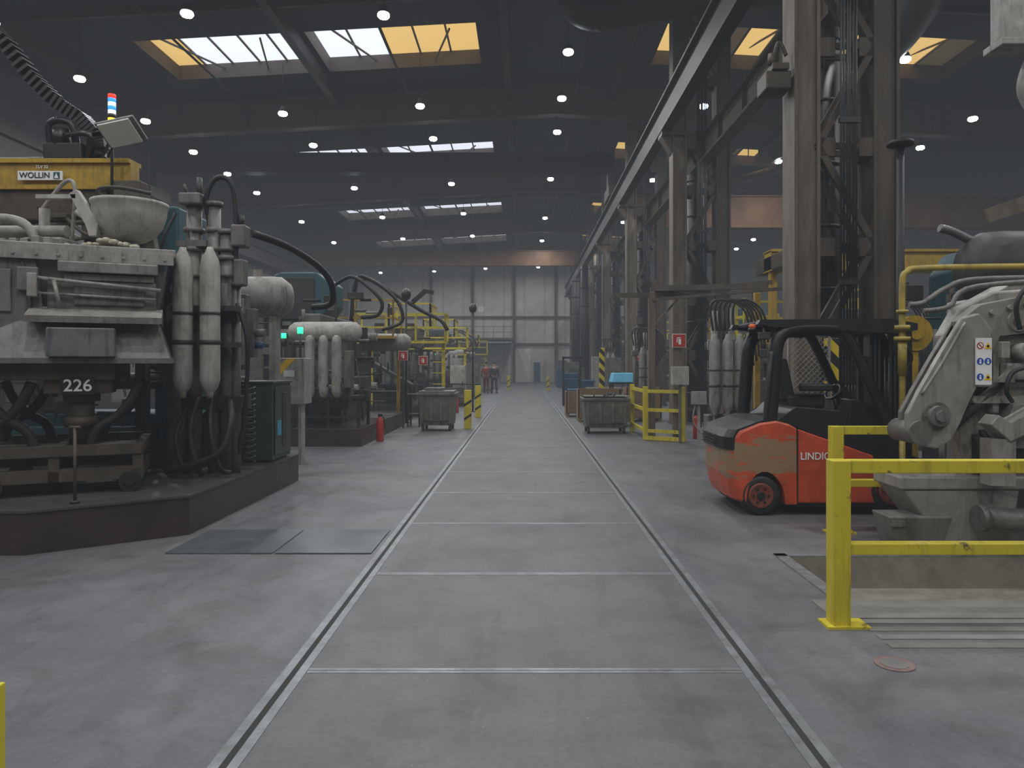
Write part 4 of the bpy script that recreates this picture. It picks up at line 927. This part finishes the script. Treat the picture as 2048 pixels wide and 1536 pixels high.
def table(x,y,w,h):
    e=thing('work_table','dark steel work table next to the machines','table',(x+w/2,y+.3,0))
    part(e,'table_top',M().box(x,x+w,y,y+.6,h-.05,h),BRD); part(e,'shelf',M().box(x+.05,x+w-.05,y+.05,y+.55,.3,.33),BRD)
    m=M()
    for xx in (x+.05,x+w-.05):
        for yy in (y+.05,y+.55): m.box(xx-.02,xx+.02,yy-.02,yy+.02,0,h-.05)
    part(e,'leg',m,BRD); return e
table(-4.25,19.65,.85,.9); table(-3.1,21.9,.9,.9); table(-2.9,28,1.1,.9); table(-3.1,18.9,.4,.85)
e=thing('conveyor','sloping dark conveyor chute beside the machine','conveyor',(-3.3,20.8,0))
part(e,'belt',M().prism([(-4.6,1.8),(-4.6,1.7),(-3.3,.95),(-3.3,1.05)],21.2,21.7),GD); part(e,'leg',M().box(-3.4,-3.35,21.25,21.3,0,1.0).box(-4.3,-4.25,21.25,21.3,0,1.5).box(-3.4,-3.35,21.6,21.65,0,1.0),BRD)
def ext(x,y):
    e=thing('fire_extinguisher','red fire extinguisher standing on the floor','fire extinguisher',(x,y,0),'fire extinguishers')
    part(e,'body',M().rev([(.07,0),(.08,.02),(.08,.42),(.05,.5),(.02,.52)],(x,y,0),seg=14),RED); part(e,'nozzle',M().tube([(x,y,.54),(x+.08,y,.5),(x+.1,y,.25)],.012,seg=6).box(x-.04,x+.05,y-.02,y+.02,.52,.58),BLK)
ext(-3.05,15.3); ext(-2.3,24.5); ext(3.75,15.8)
def fsign(x,y,z,s=.17,post=True):
    e=thing('fire_extinguisher_sign','red square sign with a white fire extinguisher pictogram','sign',(x,y,z-s),'fire extinguisher signs')
    part(e,'panel',M().box(x-s,x+s,y-.01,y+.01,z-s,z+s).box(x-s*1.1,x+s*1.1,y,y+.015,z-s*1.1,z+s*1.1,mi=1),[RED,PWH])
    part(e,'pictogram',M().box(x-s*.1,x+s*.3,y-.014,y-.01,z-s*.6,z+s*.3).box(x-s*.4,x-s*.25,y-.014,y-.01,z-s*.3,z+s*.5).box(x-s*.4,x+s*.2,y-.014,y-.01,z+s*.4,z+s*.55),PWH)
    if post: part(e,'post',M().box(x-.02,x+.02,y+.015,y+.05,0,z),GD)
fsign(-3.1,18.5,1.85,.11); fsign(-3.05,21.8,1.75,.12); fsign(3.24,15.2,2.12,.13,False); fsign(3.8,24,1.9,.13)
e=thing('safety_barrier','low yellow machine guard with boxes beside the aisle','barrier',(2.9,15.4,0),'yellow safety barriers')
m=M()
for x,y in ((2.60,15.6),(3.3,15.15),(2.60,17.5)): m.box(x-.05,x+.05,y-.05,y+.05,0,1.15,.006)
part(e,'post',m,YEL)
m=M()
for z in (.2,.65,1.05): m.beam((2.60,15.6,z),(3.3,15.15,z),.05,.07); m.beam((2.60,15.6,z),(2.60,17.5,z),.05,.07)
m.beam((2.6,15.55,.05),(3.35,15.1,.05),.1,.08)
part(e,'rail',m,YEL)
e=thing('switch_box','pale grey switch box on a short post by the yellow guard','control box',(3.2,14.9,0))
part(e,'body',M().box(3.02,3.36,14.8,14.98,1.2,1.58,.01),WHT); part(e,'post',M().box(3.17,3.22,14.86,14.92,0,1.2),GM)
solo('junction_box','small light grey junction box with cables','control box',M().box(3.42,3.72,14.8,14.92,.8,1.07,.01).box(3.55,3.6,14.85,14.9,0,.8).tube([(3.5,14.85,.8),(3.45,14.85,.5),(3.55,14.85,.3),(3.8,14.85,.05)],.015),GL)
e=thing('portal_gantry','grimy steel portal frame standing between the aisle and the columns','steel portal',(3.3,15,0))
part(e,'post',M().box(2.74,2.88,15.95,16.1,0,3.2),COLM); part(e,'post',M().box(4.6,4.7,14.6,14.7,0,3.1),BRN)
part(e,'beam',M().beam((1.95,16.0,3.15),(4.0,16.0,3.15),.08,.1).beam((2.8,16,3.3),(4.9,14.6,3.2),.1,.12).beam((2.8,16,3.05),(5.0,13.5,3.05),.06,.06).beam((2.9,16,3.2),(5.2,15.2,3.35),.08,.08),BRN)
part(e,'brace',M().beam((2.8,16,2.4),(3.4,16,3.1),.05,.05).beam((3.9,14.9,.1),(4.6,14.7,2.9),.07,.07),COLM)
solo('notice_post','pale steel post carrying a red sign beside the yellow guard','post',M().box(3.14,3.34,15.3,15.4,0,2.45,.01),COLM)
b3=bottle(3.20,12.2,.75,1.35,.09,GL,'pale gas accumulator cylinder next to the crane column',True)
for p in ((3.42,12.2,0),(3.64,12.25,0),(3.5,21.6,0),(3.72,21.6,0),(3.5,30.4,0),(3.72,30.4,0)): dup(b3,p)
def hstand():
    e=thing('hydraulic_stand','grey hydraulic valve stand with arching grey hoses','hydraulic unit',(3.5,12.6,0),'hydraulic valve stands')
    part(e,'column',M().cyl((3.3,12.6,0),(3.3,12.6,2.55),.06).cyl((3.6,12.6,0),(3.6,12.6,2.6),.06),GM)
    part(e,'bracket',M().box(3.15,3.85,12.45,12.75,.4,.75,.02).box(3.2,3.8,12.5,12.7,1.9,2.05,.01),GM)
    m=M()
    for i in range(6): m.tube([(3.25+i*.07,12.5,2.2),(3.2+i*.08,12.45,2.65),(3.45+i*.08,12.45,2.72),(3.8+i*.06,12.45,2.5),(3.95+i*.05,12.5,1.6+i*.08)],.02,seg=6,mi=0)
    part(e,'hose',m,GD)
    m=M(); 
    for i in range(14):
        x=R.uniform(3.15,3.9); z=R.uniform(.3,2.2); m.box(x,x+.12,12.4,12.5,z,z+R.uniform(.06,.2),.008) if i%2 else m.cyl((x,12.42,z),(x,12.42,z+.5),.015,seg=6)
    part(e,'pipework',m,GD)
    return e
h0=hstand(); dup(h0,(3.55,22,0)); dup(h0,(3.55,30.8,0)); dup(h0,(6.6,12.9,0))
e=thing('mesh_fence_panel','chain link fence panel with steel frame','fence',(4.2,10.3,0))
part(e,'frame',M().tube([(3.75,10.3,0),(3.75,10.3,2.0),(3.78,10.3,2.05),(4.3,10.3,2.05),(4.33,10.3,2.0),(4.33,10.3,0)],.02,sm=1),GL)
m=M(); k=-1.2
def cl(a,b):
    (x0,z0),(x1,z1)=a,b
    if z1<.3 or z0>2.0: return None
    if z0<.3: t_=(.3-z0)/(z1-z0); x0+=t_*(x1-x0); z0=.3
    if z1>2.0: t_=(2.0-z0)/(z1-z0); x1=x0+t_*(x1-x0); z1=2.0
    return (x0,z0),(x1,z1)
while k<2.9:
    for sg in (1,-1):
        a,b=((3.75,k),(4.33,k+.58)) if sg>0 else ((4.33,k),(3.75,k+.58))
        c=cl(a,b)
        if c: m.beam((c[0][0],10.3,c[0][1]),(c[1][0],10.3,c[1][1]),.006,.006)
    k+=.08
part(e,'mesh',m,GL)
solo('hazard_post','yellow and black striped protective post','post',M().box(4.42,4.6,10.6,10.72,0,2.0,.01),HAZ)
solo('hazard_post','yellow and black striped protective post','post',M().box(2.55,2.72,24.6,24.8,0,2.2,.01),HAZ)
solo('yellow_post','yellow steel guard post behind the forklift','post',M().box(4.1,4.2,12.9,13,0,2.9,.01),YOR)
e=thing('die_casting_machine','teal die casting machine with grey frames behind the forklift','machine',(6.4,10.5,0))
part(e,'bed',M().box(5.8,8,9.6,10.6,0,1.0,.02),GD); part(e,'hood',M().prism([(5.9,1.0),(5.9,2.9),(6.1,3.2),(6.7,3.25),(6.9,3.0),(6.9,1.0)],9.6,10.6,bev=.03),TEA); part(e,'platen',M().box(7,7.5,9.5,10.6,.8,3.0,.03),GM)
m=M(); clutter(m,70,(4.95,7.4),(.6,2.9),lambda:R.uniform(9.2,9.5)); part(e,'pipework',m,[GD,GM,BRD])
part(e,'guide_wheel',M().cyl((4.85,9.0,2.0),(4.85,9.1,2.0),.22,seg=28).cyl((4.85,8.95,2.0),(4.85,9.15,2.0),.08).box(4.8,4.9,9.02,9.12,0,2.0),YOR)
part(e,'pipe',M().tube([(4.98,8.7,3.25),(5.15,8.7,3.2),(5.45,8.7,3.05),(5.7,8.7,2.95)],.05,seg=10),DUL)
part(e,'exhaust_stack',M().cyl((4.82,9.3,.0),(4.82,9.3,4.45),.05).cyl((4.82,9.3,4.42),(4.82,9.3,4.47),.16),DUC)
part(e,'guard_rail',M().beam((5.1,8.0,3.25),(6.6,8,3.75),.04,.16),COLM)
m=M().rev([(.05,5.2),(.3,5.25),(.42,5.4),(.44,5.6),(.44,7.4),(.05,7.5)],(0,8.6,2.75),'x',24).box(5.5,5.6,8.4,8.8,0,2.35).box(6.9,7.0,8.4,8.8,0,2.35)
part(e,'tank',m,GD)
for x,y in ((-1.78,25.),(-3.3,20.2)):
    e=thing('lamp_stand','tall dark stand with a round head next to the machines','lamp stand',(x,y,0))
    part(e,'pole',M().cyl((x,y,0),(x,y,3.5),.03).cyl((x,y,0),(x,y,.03),.1),BRD); part(e,'head',M().rev([(.03,3.75),(.1,3.7),(.14,3.58),(.1,3.45),(.03,3.42)],(x,y,0)),BLK)
e=thing('hose_boom','dark articulated hose boom arching over the machines','boom',(-4.8,20.5,0))
part(e,'arm',M().tube([(-4.8,20.5,0),(-4.8,20.5,3.7),(-4.6,20.6,4.05),(-4.2,20.6,3.95),(-3.0,20.7,3.2),(-2.4,20.7,2.9),(-2.2,20.7,2.6)],.06,sm=3),BLK); part(e,'head',M().beam((-3.2,20.7,3.4),(-2.8,20.7,3.75),.12,.12).beam((-2.85,20.7,3.72),(-2.6,20.7,3.68),.2,.1),BLK)

# ------------------------------------------------------------------ far end of hall
struct('door_1',M().box(.9,1.5,YB-.06,YB,0,1.9),BLU)
struct('door_2',M().box(-1.6,.6,YB-.06,YB,0,3.2),mat('pale_gate',(225,222,214),.7))
m=M()
for x in (-9,-5,-1,3): m.box(x-.12,x+.12,YB-.3,YB-.01,0,11.3)
for z in (3.6,6.2): m.box(-16,16,YB-.25,YB-.01,z,z+.15)
trim(m,BRN)
m=M(); m.box(-8,-1,64,YB-.3,3.9,4.05); railing(m,-8,-1,64,YB-.4,4.05,1.0)
for x in (-7.8,-4.5,-1.1): m.box(x-.08,x+.08,64.1,64.26,0,3.9)
solo('mezzanine','steel mezzanine deck with railing at the hall end','mezzanine',m,GM)
solo('wall_clock','round white wall clock on the end wall','clock',M().cyl((-4.2,YB-.05,7.0),(-4.2,YB-.0,7.0),.3,seg=24),PWH)
for x,y,w,h,mt in ((-3.2,56,1.2,2.2,GM),(-2.6,50,.8,1.6,WHT),(2.2,36,.8,1.5,GRN),(2.4,43,1.0,1.8,GM),(-3.0,36.5,.7,1.7,GM),(-2.7,44.5,.7,1.5,WHT),(2.3,52,.9,1.4,BLU),(2.4,58,1,2.0,GM),(-2.95,28.7,.6,1.6,WHT),(-3.1,30.2,.5,1.9,GL),(2.9,27.6,.8,1.9,GM),(3.0,32,.8,2.0,GL)):
    e=thing('switch_cabinet','upright steel cabinet standing along the aisle','cabinet',(x+w/2,y+.3,0)); part(e,'body',M().box(x,x+w,y,y+.6,.08,h,.01).box(x+.05,x+w-.05,y+.05,y+.55,0,.08),mt); part(e,'door',M().box(x+.04,x+w-.04,y-.015,y,.14,h-.06,.005),mt); part(e,'handle',M().box(x+w-.12,x+w-.09,y-.035,y-.015,h*.5,h*.6),BLK)

# ------------------------------------------------------------------ people
def skin(name,verts,edges,rad,mt,par):
    me=bpy.data.meshes.new(name); me.from_pydata([Vector(v) for v in verts],edges,[]); me.materials.append(mt)
    o=bpy.data.objects.new(name,me); COL.objects.link(o); o.parent=par
    md=o.modifiers.new('s','SKIN'); md.use_smooth_shade=True
    for i,r in enumerate(rad): me.skin_vertices[0].data[i].radius=(r,r*.85)
    me.skin_vertices[0].data[0].use_root=True
    o.modifiers.new('u','SUBSURF').levels=1; return o
def person(x,y,rz,jm,tm,label,step=.18):
    e=thing('person',label,'person',(x,y,0))
    V=[(0,0,.95),(0,0,1.15),(0,-.01,1.38),(0,-.01,1.52),(0,-.02,1.6),(0,-.02,1.74),
       (.1,0,.9),(.1,-step,.5),(.11,-step*.9,.08),(.11,-step*.9-.14,.04),(-.1,0,.9),(-.1,step*.5,.5),(-.11,step*1.4,.1),(-.11,step*1.4-.14,.05),
       (.19,0,1.42),(.25,.06,1.15),(.26,-.04,.92),(.26,-.06,.84),(-.19,0,1.42),(-.25,-.06,1.15),(-.26,-.16,.94),(-.26,-.18,.87)]
    E=[(0,1),(1,2),(2,3),(3,4),(4,5),(0,6),(6,7),(7,8),(8,9),(0,10),(10,11),(11,12),(12,13),(2,14),(14,15),(15,16),(16,17),(2,18),(18,19),(19,20),(20,21)]
    Rr=[.13,.13,.14,.055,.08,.085,.09,.065,.045,.04,.09,.065,.045,.04,.06,.045,.035,.03,.06,.045,.035,.03]
    skin('body',V,E,Rr,SKIN,e)
    iv=[0,1,2,14,15,16,18,19,20]; mp={v:i for i,v in enumerate(iv)}
    skin('jacket',[V[i] for i in iv],[(mp[a],mp[b]) for a,b in E if a in mp and b in mp],[Rr[i]*1.22+.012 for i in iv],jm,e)
    iv=[0,6,7,8,10,11,12]; mp={v:i for i,v in enumerate(iv)}
    skin('trousers',[V[i] for i in iv],[(mp[a],mp[b]) for a,b in E if a in mp and b in mp],[Rr[i]*1.25+.015 for i in iv],tm,e)
    for s_,w in ((1,V[17]),(-1,V[21])):
        m=M().box(w[0]-.015,w[0]+.015,w[1]-.04,w[1]+.04,w[2]-.08,w[2]+.0,.01)
        for k in range(4): m.cyl((w[0],w[1]-.03+k*.02,w[2]-.08),(w[0]-.01*s_,w[1]-.03+k*.02,w[2]-.14-.01*(k in (1,2))),.009,seg=6)
        m.cyl((w[0],w[1]-.04,w[2]-.03),(w[0],w[1]-.07,w[2]-.08),.01,seg=6)
        me=m.mesh('hand',SKIN); o=bpy.data.objects.new('hand',me); COL.objects.link(o); o.parent=e
    for nm,m,mt in (('hair',M().sph((0,.0,1.77),.095,sc=(1,1.05,.7)),BLK),('face',M().sph((.03,-.105,1.72),.01).sph((-.03,-.105,1.72),.01).cyl((0,-.1,1.7),(0,-.125,1.67),.012).box(-.025,.025,-.11,-.1,1.635,1.645),BRD),
       ('shoe',M().box(.06,.16,-step*.9-.2,-step*.9+.05,0,.09,.02),BLK),('shoe',M().box(-.16,-.06,step*1.4-.2,step*1.4+.05,0,.09,.02),BLK)):
        me=m.mesh(nm,mt); o=bpy.data.objects.new(nm,me); COL.objects.link(o); o.parent=e
    e.rotation_euler=(0,0,rz); return e
person(-2.25,42.5,math.pi,mat('workwear_red',(130,42,38),.8),mat('workwear_red2',(104,36,34),.8),'person in red work clothes walking along the aisle')
person(-1.75,42,math.pi+.2,mat('workwear_dark',(40,42,48),.8),BLK,'person in dark work clothes walking along the aisle')

# ------------------------------------------------------------------ hazy air
w=bpy.data.worlds.new('world'); sc.world=w; w.use_nodes=True; nt=w.node_tree; nt.nodes.clear()
out=nt.nodes.new('ShaderNodeOutputWorld'); bg=nt.nodes.new('ShaderNodeBackground'); bg.inputs[0].default_value=(.5,.6,.8,1); bg.inputs[1].default_value=.3
ab=nt.nodes.new('ShaderNodeVolumeAbsorption'); ab.inputs['Color'].default_value=(0,0,0,1); ab.inputs['Density'].default_value=.014
em=nt.nodes.new('ShaderNodeEmission'); em.inputs[0].default_value=(.84,.91,1.0,1); em.inputs[1].default_value=.014*.108  # even glow of the air stands in for scattered lamp light
ad=nt.nodes.new('ShaderNodeAddShader'); nt.links.new(ab.outputs[0],ad.inputs[0]); nt.links.new(em.outputs[0],ad.inputs[1])
nt.links.new(bg.outputs[0],out.inputs['Surface']); nt.links.new(ad.outputs[0],out.inputs['Volume'])
